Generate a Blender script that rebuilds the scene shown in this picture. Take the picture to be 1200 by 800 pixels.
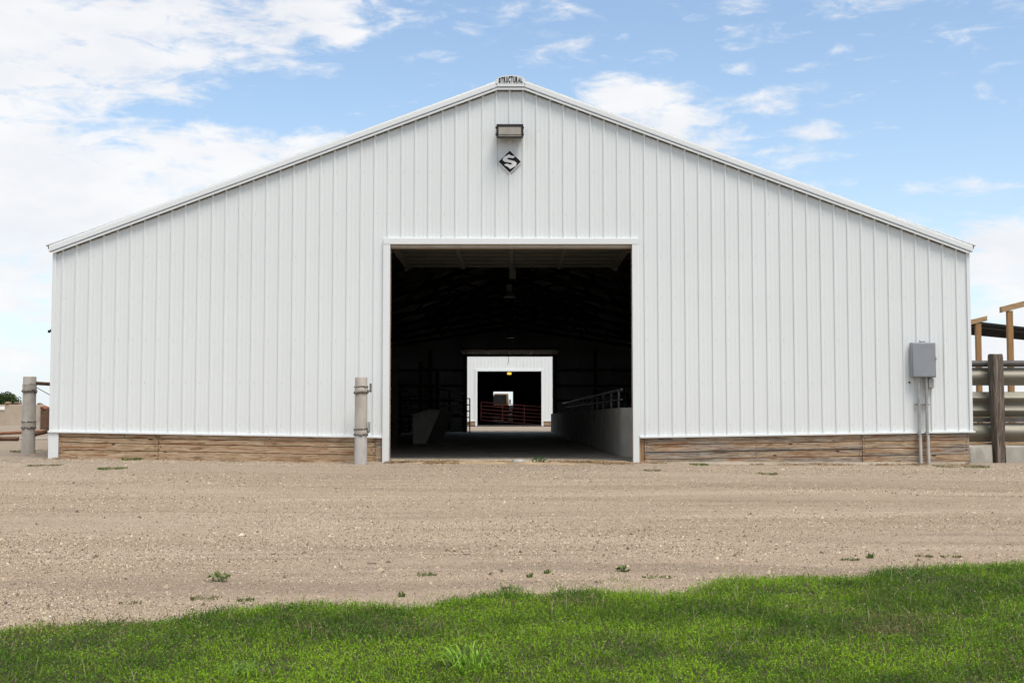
import bpy, math, random
import numpy as np
from mathutils import Vector

for o in list(bpy.data.objects):
    bpy.data.objects.remove(o, do_unlink=True)
scene = bpy.context.scene
col = scene.collection
rnd = random.Random(7)
rng = np.random.default_rng(11)

# ------------------------------------------------------------------ camera
cam_d = bpy.data.cameras.new('camera')
cam = bpy.data.objects.new('camera', cam_d)
col.objects.link(cam)
cam.location = (0.02, -21.4, 0.776)
cam.rotation_euler = (math.radians(90 + 3.337), 0, 0)
cam_d.sensor_width = 36.0
cam_d.lens = 36.0 * 1492 / 1200
cam_d.clip_start = 0.1
cam_d.clip_end = 9000
scene.camera = cam

# ------------------------------------------------------------------ exposure
scene.view_settings.view_transform = 'Standard'
scene.view_settings.look = 'None'
scene.view_settings.gamma = 1
scene.view_settings.exposure = 0.62
scene.view_settings.use_curve_mapping = False
scene.cycles.max_bounces = 6
scene.cycles.diffuse_bounces = 4
scene.cycles.use_light_tree = False
scene.cycles.caustics_reflective = False
scene.cycles.caustics_refractive = False

# ------------------------------------------------------------------ sun
SUN_DIR = Vector((0.24, -0.40, 1.0)).normalized()      # towards the sun: high, veiled by thin cloud
sun_d = bpy.data.lights.new('sun', 'SUN')
sun_d.energy = 2.5
sun_d.angle = math.radians(26)
sun_d.color = (1.0, 0.93, 0.83)
sun = bpy.data.objects.new('sun', sun_d)
col.objects.link(sun)
sun.location = (20, -25, 40)
sun.rotation_euler = (-SUN_DIR).to_track_quat('-Z', 'Y').to_euler()

# ------------------------------------------------------------------ node helpers
class NT:
    def __init__(s, nt):
        s.nt = nt
    def n(s, typ, props=None, **inp):
        nd = s.nt.nodes.new(typ)
        for k, v in (props or {}).items():
            setattr(nd, k, v)
        for k, v in inp.items():
            s.put(nd, k, v)
        return nd
    def put(s, nd, k, v):
        if k.startswith('i') and k[1:].isdigit():
            sock = nd.inputs[int(k[1:])]
        else:
            sock = nd.inputs[k.replace('_', ' ')]
        if isinstance(v, bpy.types.NodeSocket):
            s.nt.links.new(v, sock)
        else:
            sock.default_value = v
    def math(s, op, a, b=0.0, clamp=False):
        return s.n('ShaderNodeMath', {'operation': op, 'use_clamp': clamp}, i0=a, i1=b).outputs[0]
    def vmath(s, op, a, b=(0, 0, 0)):
        nd = s.n('ShaderNodeVectorMath', {'operation': op}, i0=a, i1=b)
        return nd.outputs['Value'] if op in ('LENGTH', 'DISTANCE', 'DOT_PRODUCT') else nd.outputs[0]
    def mix(s, fac, a, b, blend='MIX'):
        nd = s.n('ShaderNodeMix', {'data_type': 'RGBA', 'blend_type': blend})
        s.put(nd, 'i0', fac)
        for i, v in ((6, a), (7, b)):
            if isinstance(v, tuple) and len(v) == 3:
                v = (*v, 1)
            s.put(nd, 'i%d' % i, v)
        return nd.outputs[2]
    def ramp(s, fac, stops, interp='LINEAR'):
        nd = s.n('ShaderNodeValToRGB', i0=fac)
        cr = nd.color_ramp
        cr.interpolation = interp
        while len(cr.elements) < len(stops):
            cr.elements.new(0.5)
        for e, (p, c) in zip(cr.elements, stops):
            e.position = p
            e.color = (*c, 1) if len(c) == 3 else c
        return nd.outputs[0]
    def smooth(s, v, a, b, lo=0.0, hi=1.0):
        nd = s.n('ShaderNodeMapRange', {'interpolation_type': 'SMOOTHSTEP'}, i0=v, i1=a, i2=b, i3=lo, i4=hi)
        return nd.outputs[0]
    def noise(s, vec, scale, detail=4.0, rough=0.55, dist=0.0, out=0):
        nd = s.n('ShaderNodeTexNoise', Vector=vec, Scale=scale, Detail=detail, Roughness=rough, Distortion=dist)
        return nd.outputs[out]
    def scaled(s, vec, sc, loc=(0, 0, 0)):
        return s.n('ShaderNodeMapping', Vector=vec, Scale=sc, Location=loc).outputs[0]
    def objvec(s, rand=True):
        v = s.n('ShaderNodeTexCoord').outputs['Object']
        if rand:
            r = s.n('ShaderNodeObjectInfo').outputs['Random']
            r = s.math('MULTIPLY', r, 37.0)
            c = s.n('ShaderNodeCombineXYZ', X=r, Y=s.math('MULTIPLY', r, 1.7), Z=s.math('MULTIPLY', r, 0.6)).outputs[0]
            v = s.vmath('ADD', v, c)
        return v

# ------------------------------------------------------------------ world: clear-sky model with broken cloud
world = bpy.data.worlds.new('World')
scene.world = world
world.use_nodes = True
world.cycles.sampling_method = 'MANUAL'
world.cycles.sample_map_resolution = 512
wt = NT(world.node_tree)
world.node_tree.nodes.clear()
sky = wt.n('ShaderNodeTexSky', {'sky_type': 'NISHITA', 'sun_disc': False})
sky.sun_elevation = math.asin(SUN_DIR.z)
sky.sun_rotation = math.atan2(SUN_DIR.x, SUN_DIR.y)
sky.altitude = 300
sky.air_density = 1.0
sky.dust_density = 0.6
sky.ozone_density = 2.0
SKY_STRENGTH = 0.15
wdir = wt.n('ShaderNodeTexCoord').outputs['Generated']
wsep = wt.n('ShaderNodeSeparateXYZ', i0=wdir)
wz = wt.math('MAXIMUM', wsep.outputs['Z'], 0.0)
# coverage: a thick bank to the left, smaller pieces to the right, scattered cloud all round
BLOBS = [  # direction, (radius x, radius z), weight
    ((-0.42, 0.90, 0.19), (0.30, 0.26), 0.58),
    ((-0.25, 0.93, 0.285), (0.15, 0.075), 0.42),
    ((-0.24, 0.95, 0.165), (0.22, 0.06), 0.52),
    ((-0.36, 0.93, 0.09), (0.24, 0.09), 0.28),
    ((-0.145, 0.945, 0.30), (0.055, 0.045), 0.40),
    ((-0.135, 0.96, 0.262), (0.05, 0.018), 0.26),
    ((-0.165, 0.961, 0.205), (0.15, 0.032), 0.55),
    ((0.102, 0.964, 0.214), (0.10, 0.06), 0.66),
    ((0.095, 0.965, 0.246), (0.085, 0.022), 0.36),
    ((0.195, 0.951, 0.238), (0.032, 0.016), 0.36),
    ((0.17, 0.951, 0.262), (0.03, 0.012), 0.28),
    ((0.13, 0.951, 0.272), (0.05, 0.014), 0.22),
    ((0.235, 0.952, 0.218), (0.035, 0.011), 0.32),
    ((0.225, 0.952, 0.196), (0.06, 0.022), 0.28),
    ((0.345, 0.912, 0.237), (0.022, 0.022), 0.32),
    ((0.250, 0.929, 0.275), (0.028, 0.016), 0.28),
    ((0.335, 0.93, 0.172), (0.07, 0.014), 0.24),
    ((0.385, 0.92, 0.122), (0.13, 0.05), 0.66),
    ((0.42, 0.91, 0.05), (0.18, 0.08), 0.7),
]
cover = None
for c, (rx, rz), w in BLOBS:
    L = Vector(c).length
    c = tuple(v / L for v in c)
    d = wt.vmath('SUBTRACT', wdir, c)
    d = wt.vmath('MULTIPLY', d, (1 / rx, 1 / (rx * 1.6), 1 / rz))
    m = wt.smooth(wt.vmath('LENGTH', d), 1.0, 0.0, 0.0, w)
    cover = m if cover is None else wt.math('ADD', cover, m)
# coverage for the part of the sky behind the photographer: unseen cloud, thickened to whiten the light
behind = wt.smooth(wsep.outputs['Y'], 0.75, 0.2, 0.0, 0.46)
cover = wt.math('MINIMUM', wt.math('ADD', cover, behind), 0.95)
cv = wt.scaled(wdir, (1.0, 1.0, 2.0))
n1 = wt.noise(cv, 7.0, 9.0, 0.6, 0.35)
n2 = wt.noise(wt.scaled(wdir, (1.0, 1.0, 3.2), (3.1, 1.7, 0.4)), 22.0, 8.0, 0.62, 0.4)
nn = wt.math('ADD', wt.math('MULTIPLY', n1, 1.05), wt.math('MULTIPLY', n2, 0.95))
nn = wt.math('SUBTRACT', nn, 1.0)
dens = wt.math('ADD', wt.math('MULTIPLY', nn, 1.55), cover)
alpha = wt.smooth(dens, 0.12, 0.64, 0.0, 0.96)
# pale veil low over the horizon
veil = wt.math('MULTIPLY', wt.math('POWER', wt.math('SUBTRACT', 1.0, wz, True), 9.0), 0.86)
veil = wt.math('ADD', veil, 0.09)
shade = wt.noise(wt.scaled(wdir, (1, 1, 2.5), (0.3, 5.1, 2.2)), 9.0, 6.0, 0.6)
CL = 0.635 / SKY_STRENGTH
ccol = wt.ramp(shade, [(0.30, (0.86 * CL / 8, 0.88 * CL / 8, 0.93 * CL / 8)), (0.62, (1.0 * CL / 8, 1.0 * CL / 8, 1.01 * CL / 8))])
ccol = wt.vmath('MULTIPLY', ccol, (8, 8, 8))
skyc = wt.vmath('MULTIPLY', sky.outputs[0], (0.76, 0.81, 0.80))
veilc = (0.53 / SKY_STRENGTH, 0.57 / SKY_STRENGTH, 0.615 / SKY_STRENGTH)
skyc = wt.mix(veil, skyc, (*veilc, 1))
wcol = wt.mix(alpha, skyc, ccol)
bg = wt.n('ShaderNodeBackground', Color=wcol, Strength=SKY_STRENGTH)
wo = wt.n('ShaderNodeOutputWorld', Surface=bg.outputs[0])

# ------------------------------------------------------------------ materials
def mk(name):
    m = bpy.data.materials.new(name)
    m.use_nodes = True
    nt = m.node_tree
    b = nt.nodes['Principled BSDF']
    return m, NT(nt), b

def bump(t, b, h, strength=0.3, dist=0.01):
    nd = t.n('ShaderNodeBump', Strength=strength, Distance=dist, Height=h)
    t.put(b, 'Normal', nd.outputs[0])

def mat_white(name, base, streak=0.025, rough=0.38, grime=0.05):
    m, t, b = mk(name)
    ov = t.objvec(False)
    n = t.noise(t.scaled(ov, (6, 6, 0.5)), 1.6, 5, 0.6)
    n2 = t.noise(ov, 0.7, 3, 0.5)
    ob = t.n('ShaderNodeObjectInfo').outputs['Random']
    f = t.math('MULTIPLY', t.smooth(n, 0.42, 0.75), streak)
    dirty = tuple(v * k for v, k in zip(base, (0.74, 0.71, 0.65)))
    c = t.mix(f, base, dirty)
    c = t.mix(t.math('MULTIPLY', t.smooth(n2, 0.4, 0.7), 0.35), c, tuple(v * 0.93 for v in base))
    c = t.mix(t.math('MULTIPLY', ob, 0.35), c, tuple(v * 0.94 for v in base))
    # splashed dust along the foot of the wall, ragged upper edge
    z = t.n('ShaderNodeSeparateXYZ', i0=ov).outputs['Z']
    sp = t.noise(t.scaled(ov, (3, 3, 1.2)), 3.0, 6, 0.7)
    zz = t.math('ADD', z, t.math('MULTIPLY', t.math('SUBTRACT', sp, 0.5), 0.9))
    c = t.mix(t.math('MULTIPLY', t.smooth(zz, 1.1, 0.35), grime), c, (0.42, 0.34, 0.26))
    t.put(b, 'Base Color', c)
    t.put(b, 'Roughness', rough)
    t.put(b, 'Specular IOR Level', 0.35)
    bump(t, b, t.noise(t.scaled(ov, (1, 1, .35)), 2.2, 2, .5), 0.06, 0.02)
    return m

M = {}
M['white'] = mat_white('white_steel', (0.700, 0.735, 0.745))
M['trim'] = mat_white('white_trim', (0.715, 0.745, 0.755), 0.06, 0.35, 0.05)

def mat_noise(name, c1, c2, scale=4.0, rough=0.7, bumps=0.25, bscale=40.0, metal=0.0, stretch=(1, 1, 1), c3=None, c3scale=2.0, c3lo=.6, c3hi=.72):
    m, t, b = mk(name)
    ov = t.scaled(t.objvec(), stretch)
    n = t.noise(ov, scale, 7, 0.62)
    c = t.ramp(n, [(0.3, c1), (0.7, c2)])
    if c3:
        k = t.noise(ov, c3scale, 7, 0.68)
        c = t.mix(t.smooth(k, c3lo, c3hi), c, c3)
    t.put(b, 'Base Color', c)
    t.put(b, 'Roughness', rough)
    t.put(b, 'Metallic', metal)
    if max(c2) < 0.05:
        t.put(b, 'Specular IOR Level', 0.12)
    bump(t, b, t.noise(ov, bscale, 4, 0.6), bumps, 0.006)
    return m

M['pipe'] = mat_noise('weathered_pipe', (0.31, 0.28, 0.24), (0.48, 0.445, 0.395), 5, 0.6, 0.2, 60, 0.0, (1, 1, .5), (0.25, 0.16, 0.10), 3.5, .62, .75)
M['pipe_low'] = mat_noise('pale_pipe', (0.36, 0.345, 0.33), (0.55, 0.53, 0.50), 7, 0.6, 0.2, 60, 0.0, (1, 1, .5), (0.22, 0.17, 0.13), 6, .60, .70)
M['rust'] = mat_noise('rust', (0.055, 0.030, 0.018), (0.16, 0.085, 0.045), 14, 0.85, 0.4, 60)
M['rust_orange'] = mat_noise('orange_rust', (0.13, 0.05, 0.025), (0.30, 0.13, 0.06), 9, 0.85, 0.4, 60)
M['chain'] = mat_noise('chain_steel', (0.06, 0.045, 0.035), (0.20, 0.17, 0.14), 20, 0.6, 0.3, 80)
M['galv'] = mat_noise('galvanised', (0.27, 0.27, 0.26), (0.38, 0.38, 0.365), 9, 0.45, 0.1, 60, 0.25)
M['grey_paint'] = mat_noise('grey_paint', (0.22, 0.238, 0.265), (0.265, 0.285, 0.315), 3, 0.5, 0.06, 60)
M['bronze'] = mat_noise('dark_bronze', (0.016, 0.015, 0.016), (0.03, 0.028, 0.028), 8, 0.45, 0.05, 60)
M['black'] = mat_noise('black_paint', (0.012, 0.012, 0.013), (0.022, 0.021, 0.022), 8, 0.5, 0.05, 60)
M['sign_white'] = mat_noise('sign_white', (0.80, 0.80, 0.79), (0.86, 0.86, 0.85), 5, 0.4, 0.03, 40)
M['beige'] = mat_noise('beige_jamb', (0.36, 0.31, 0.25), (0.50, 0.44, 0.37), 4, 0.6, 0.1, 40)
M['interior_steel'] = mat_noise('interior_steel', (0.30, 0.30, 0.285), (0.42, 0.415, 0.395), 2, 0.6, 0.1, 30, 0, (1, 1, .3))
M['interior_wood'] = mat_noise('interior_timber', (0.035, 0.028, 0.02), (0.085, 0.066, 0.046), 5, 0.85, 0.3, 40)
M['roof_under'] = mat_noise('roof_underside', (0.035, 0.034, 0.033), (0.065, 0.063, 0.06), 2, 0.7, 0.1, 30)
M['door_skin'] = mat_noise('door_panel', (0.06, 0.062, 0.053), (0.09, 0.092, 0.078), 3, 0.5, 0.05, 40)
M['door_metal'] = mat_noise('door_stile_metal', (0.10, 0.10, 0.088), (0.14, 0.14, 0.122), 3, 0.5, 0.05, 40)
M['concrete'] = mat_noise('concrete', (0.36, 0.34, 0.30), (0.54, 0.515, 0.465), 2.5, 0.85, 0.35, 45, 0, (1, 1, 1), (0.17, 0.155, 0.13), 1.3, .56, .72)
M['concrete_pale'] = mat_noise('pale_concrete', (0.27, 0.255, 0.22), (0.40, 0.38, 0.34), 5, 0.9, 0.5, 45, 0, (1, 1, 1), (0.22, 0.19, 0.15), 2.3, .58, .72)
M['tan_concrete'] = mat_noise('tan_concrete', (0.34, 0.275, 0.21), (0.45, 0.375, 0.295), 1.5, 0.9, 0.4, 25, 0, (1, 1, 1), (0.25, 0.18, 0.125), .8, .58, .75)
M['gate_dark'] = mat_noise('dark_gate_steel', (0.012, 0.011, 0.010), (0.024, 0.022, 0.02), 10, 0.9, 0.1, 60)
M['gate_mid'] = mat_noise('worn_gate_steel', (0.05, 0.047, 0.042), (0.12, 0.112, 0.10), 10, 0.5, 0.1, 60)
M['gate_red'] = mat_noise('red_gate_paint', (0.14, 0.022, 0.022), (0.23, 0.05, 0.045), 8, 0.5, 0.1, 60, 0, (1, 1, 1), (0.16, 0.11, 0.09), 3, .56, .7)
M['guardrail'] = mat_noise('old_guardrail', (0.155, 0.146, 0.115), (0.24, 0.227, 0.18), 3, 0.5, 0.1, 60, 0.2, (.3, 1, 2), (0.20, 0.12, 0.07), 2.2, .64, .76)
M['dark_rail'] = mat_noise('dark_rail', (0.05, 0.045, 0.042), (0.10, 0.09, 0.085), 6, 0.6, 0.1, 60)
M['brown_post'] = mat_noise('treated_timber', (0.20, 0.105, 0.04), (0.36, 0.205, 0.085), 6, 0.8, 0.35, 30, 0, (5, 5, .6))
M['brown_beam'] = mat_noise('treated_beam', (0.24, 0.15, 0.075), (0.42, 0.28, 0.15), 6, 0.8, 0.35, 30, 0, (.6, 5, 5))
M['black_sheet'] = mat_noise('black_sheet', (0.010, 0.010, 0.012), (0.022, 0.021, 0.022), 4, 0.55, 0.1, 30)
M['daylight_block'] = mat_noise('dark_planks', (0.02, 0.017, 0.014), (0.04, 0.033, 0.027), 4, 0.85, 0.2, 30)
M['truck_tan'] = mat_noise('truck_tan', (0.24, 0.15, 0.07), (0.32, 0.205, 0.10), 4, 0.4, 0.05, 30)
M['truck_glass'] = mat_noise('truck_glass', (0.015, 0.017, 0.018), (0.03, 0.033, 0.035), 2, 0.25, 0.0, 30)
M['rubber'] = mat_noise('tyre_rubber', (0.012, 0.012, 0.012), (0.025, 0.024, 0.023), 9, 0.85, 0.2, 50)
M['bark'] = mat_noise('bark', (0.07, 0.05, 0.035), (0.15, 0.11, 0.08), 12, 0.9, 0.5, 30)
M['stone'] = mat_noise('stone', (0.18, 0.13, 0.095), (0.36, 0.28, 0.215), 9, 0.9, 0.5, 30)
M['tire_brown'] = mat_noise('clod', (0.13, 0.085, 0.055), (0.25, 0.17, 0.115), 5, 0.95, 0.6, 20)

def mat_wood(name, greyness):
    """old tongue-and-groove skirt boards, grain along X"""
    m, t, b = mk(name)
    ov = t.objvec()
    g = t.noise(t.scaled(ov, (1.6, 12, 15)), 1.5, 10, 0.68, 1.3)
    g2 = t.noise(t.scaled(ov, (0.7, 6, 9), (4, 2, 7)), 1.1, 6, 0.6, 0.9)
    fine = t.noise(t.scaled(ov, (2.4, 40, 120)), 2.0, 5, 0.6)
    tan = t.ramp(g, [(0.33, (0.17, 0.105, 0.06)), (0.43, (0.35, 0.24, 0.145)), (0.54, (0.46, 0.345, 0.23)), (0.68, (0.58, 0.46, 0.335))])
    grey = t.ramp(g, [(0.33, (0.10, 0.085, 0.07)), (0.47, (0.25, 0.22, 0.185)), (0.66, (0.43, 0.385, 0.33))])
    c = t.mix(t.smooth(g2, 0.62 - greyness * 0.5, 0.86 - greyness * 0.5), tan, grey)
    rs = t.noise(t.scaled(ov, (0.9, 8, 13), (1, 5, 3)), 1.6, 8, 0.66, 1.6)
    c = t.mix(t.math('MULTIPLY', t.smooth(rs, 0.53, 0.62), 0.75), c, (0.24, 0.095, 0.035))
    dk = t.noise(t.scaled(ov, (1.3, 9, 18), (9, 1, 5)), 1.7, 8, 0.7, 1.4)
    c = t.mix(t.math('MULTIPLY', t.smooth(dk, 0.585, 0.66), 0.85), c, (0.045, 0.03, 0.022))
    # knots and nail stains
    vk = t.n('ShaderNodeTexVoronoi', {'feature': 'F1'}, Vector=t.scaled(ov, (2.2, 2.2, 6.0)), Scale=1.0, Randomness=1.0)
    kd = t.math('ADD', vk.outputs['Distance'], t.math('MULTIPLY', fine, 0.06))
    c = t.mix(t.smooth(kd, 0.135, 0.085), c, (0.05, 0.025, 0.014))
    c = t.mix(t.math('MULTIPLY', fine, 0.30), c, (0.30, 0.24, 0.18), 'MULTIPLY')
    t.put(b, 'Base Color', c)
    t.put(b, 'Roughness', 0.85)
    t.put(b, 'Specular IOR Level', 0.2)
    h = t.math('ADD', t.math('MULTIPLY', g, 0.6), t.math('MULTIPLY', fine, 0.5))
    bump(t, b, h, 0.5, 0.006)
    return m
M['wood_tan'] = mat_wood('skirt_board_tan', 0.02)
M['wood_grey'] = mat_wood('skirt_board_grey', 0.47)

def mat_darkpost():
    m, t, b = mk('old_dark_post')
    ov = t.objvec()
    g = t.noise(t.scaled(ov, (22, 22, 1.3)), 1.5, 8, 0.65, 0.8)
    c = t.ramp(g, [(0.3, (0.025, 0.02, 0.016)), (0.48, (0.095, 0.074, 0.057)), (0.66, (0.25, 0.215, 0.18))])
    w = t.noise(t.scaled(ov, (9, 9, 1.0), (3, 3, 3)), 2, 6, .6)
    c = t.mix(t.smooth(w, .6, .72), c, (0.14, 0.06, 0.035))
    t.put(b, 'Base Color', c)
    t.put(b, 'Roughness', 0.92)
    bump(t, b, g, 0.9, 0.015)
    return m
M['dark_post'] = mat_darkpost()

def mat_glass_lens():
    m, t, b = mk('prismatic_lens')
    ov = t.objvec(False)
    w = t.n('ShaderNodeTexWave', {'bands_direction': 'X'}, Vector=ov, Scale=26.0, Distortion=0.3)
    n = t.noise(ov, 7, 4)
    t.put(b, 'Base Color', t.ramp(n, [(0.3, (0.22, 0.20, 0.165)), (0.7, (0.31, 0.285, 0.245))]))
    t.put(b, 'Roughness', 0.22)
    bump(t, b, w.outputs[1], 0.3, 0.006)
    return m
M['lens'] = mat_glass_lens()

def mat_emit(name, c, s):
    m, t, b = mk(name)
    t.put(b, 'Base Color', (*c, 1))
    t.put(b, 'Emission Color', (*c, 1))
    t.put(b, 'Emission Strength', s)
    return m
M['lamp_lit'] = mat_emit('lit_bulb', (1.0, 0.55, 0.06), 0.9)

def mat_ground():
    m, t, b = mk('gravel_yard')
    ov = t.n('ShaderNodeTexCoord').outputs['Object']
    sp = t.n('ShaderNodeSeparateXYZ', i0=ov)
    big = t.noise(t.scaled(ov, (0.16, 0.75, 1)), 1.0, 7, 0.65, 0.5)
    tan = t.ramp(big, [(0.30, (0.285, 0.216, 0.145)), (0.5, (0.385, 0.295, 0.208)), (0.72, (0.45, 0.36, 0.268))])
    # wheel tracks: long soft bands along the yard
    tr = t.noise(t.n('ShaderNodeMapping', Vector=ov, Scale=(0.13, 0.95, 1), Location=(3, 9, 0), Rotation=(0, 0, math.radians(-2.5))).outputs[0], 1.0, 8, 0.68, 0.9)
    c = t.mix(t.math('MULTIPLY', t.smooth(tr, 0.50, 0.62), 0.75), tan, (0.25, 0.191, 0.133))
    c = t.mix(t.math('MULTIPLY', t.smooth(tr, 0.47, 0.36), 0.70), c, (0.485, 0.388, 0.288))
    # washed grey stone close to the barn
    gy = t.math('ADD', sp.outputs['Y'], t.math('MULTIPLY', t.math('SUBTRACT', big, 0.5), 3.0))
    c = t.mix(t.math('MULTIPLY', t.smooth(gy, -5.5, -1.2), 0.55), c, (0.33, 0.283, 0.222))
    # stones
    def stones(scale, amt, loc):
        v = t.n('ShaderNodeTexVoronoi', {'feature': 'F1'}, Vector=t.scaled(ov, (1, 1, 1), loc), Scale=scale, Randomness=1.0)
        s = t.n('ShaderNodeSeparateColor', i0=v.outputs['Color'])
        return v.outputs['Distance'], s.outputs[0], s.outputs[1]
    d1, r1, q1 = stones(55, 1, (0, 0, 0))
    d2, r2, q2 = stones(130, 1, (3, 1, 0))
    stc = t.ramp(r1, [(0.0, (0.11, 0.085, 0.065)), (0.35, (0.30, 0.235, 0.18)), (0.7, (0.42, 0.345, 0.275)), (1.0, (0.64, 0.57, 0.49))])
    patch = t.noise(t.scaled(ov, (.5, 1.2, 1)), 1.4, 5, .6)
    m1 = t.math('MULTIPLY', t.smooth(d1, 0.55, 0.25), t.smooth(t.math('ADD', q1, t.math('MULTIPLY', patch, 0.8)), 0.75, 0.95))
    c = t.mix(t.math('MULTIPLY', m1, 0.75), c, stc)
    stc2 = t.ramp(r2, [(0.0, (0.13, 0.10, 0.08)), (0.4, (0.32, 0.25, 0.19)), (1.0, (0.56, 0.47, 0.38))])
    c = t.mix(t.math('MULTIPLY', t.smooth(d2, 0.6, 0.3), 0.5), c, stc2)
    fine = t.noise(ov, 160, 3, 0.7)
    c = t.mix(0.35, c, t.ramp(fine, [(0.3, (0.45, 0.45, 0.45)), (0.7, (1.4, 1.4, 1.4))]), 'MULTIPLY')
    # soil under the turf of the verge (mask painted per vertex: where the turf grows)
    at = t.n('ShaderNodeAttribute', {'attribute_name': 'turf'}).outputs['Fac']
    soil = t.ramp(t.noise(ov, 14, 5, .6), [(0.3, (0.035, 0.04, 0.016)), (0.7, (0.085, 0.085, 0.04))])
    c = t.mix(at, c, soil)
    # fields far beyond the yard
    far = t.smooth(t.vmath('LENGTH', ov), 150, 260)
    c = t.mix(far, c, (0.09, 0.11, 0.045))
    t.put(b, 'Base Color', c)
    t.put(b, 'Roughness', 0.95)
    t.put(b, 'Specular IOR Level', 0.15)
    h = t.math('ADD', t.math('MULTIPLY', m1, 0.8), t.math('MULTIPLY', t.smooth(d2, 0.7, 0.1), 0.4))
    h = t.math('ADD', h, t.math('MULTIPLY', t.noise(ov, 24, 5, 0.65), 0.9))
    bump(t, b, h, 0.9, 0.012)
    return m
M['ground'] = mat_ground()

def mat_floor():
    m, t, b = mk('dusty_concrete_floor')
    ov = t.n('ShaderNodeTexCoord').outputs['Object']
    n = t.noise(ov, 0.9, 7, 0.65, 0.4)
    c = t.ramp(n, [(0.3, (0.38, 0.32, 0.24)), (0.55, (0.54, 0.475, 0.38)), (0.75, (0.62, 0.555, 0.46))])
    k = t.noise(ov, 5.0, 7, 0.7)
    c = t.mix(t.math('MULTIPLY', t.smooth(k, .52, .7), .6), c, (0.12, 0.09, 0.06))
    t.put(b, 'Base Color', c)
    t.put(b, 'Roughness', 0.9)
    bump(t, b, k, 0.3, 0.01)
    return m
M['floor'] = mat_floor()

def mat_vcol(name, translucent=0.35, rough=0.6, attr='tint'):
    m, t, b = mk(name)
    at = t.n('ShaderNodeAttribute', {'attribute_name': attr}).outputs['Color']
    t.put(b, 'Base Color', at)
    t.put(b, 'Roughness', rough)
    t.put(b, 'Specular IOR Level', 0.12)
    if translucent:
        tr = t.n('ShaderNodeBsdfTranslucent', Color=t.vmath('MULTIPLY', at, (1.0, 1.05, 0.7)))
        mx = t.n('ShaderNodeMixShader', i0=translucent, i1=b.outputs[0], i2=tr.outputs[0])
        out = t.nt.nodes['Material Output']
        t.nt.links.new(mx.outputs[0], out.inputs['Surface'])
    return m
M['grass'] = mat_vcol('grass_blades', 0.35, 0.55)
M['pebbles'] = mat_vcol('loose_stone', 0.0, 0.9)
M['straw'] = mat_vcol('straw_and_dirt', 0.0, 0.95)

# ------------------------------------------------------------------ object helpers
ORG = {}
def tag(o, label=None, cat=None, group=None, kind=None):
    if label: o['label'] = label
    if cat: o['category'] = cat
    if group: o['group'] = group
    if kind: o['kind'] = kind
    return o

def thing(name, loc, label, cat, group=None):
    o = bpy.data.objects.new(name, None)
    col.objects.link(o)
    o.location = loc
    o.empty_display_size = 0.2
    ORG[o.name] = Vector(loc)
    return tag(o, label, cat, group)

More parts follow.
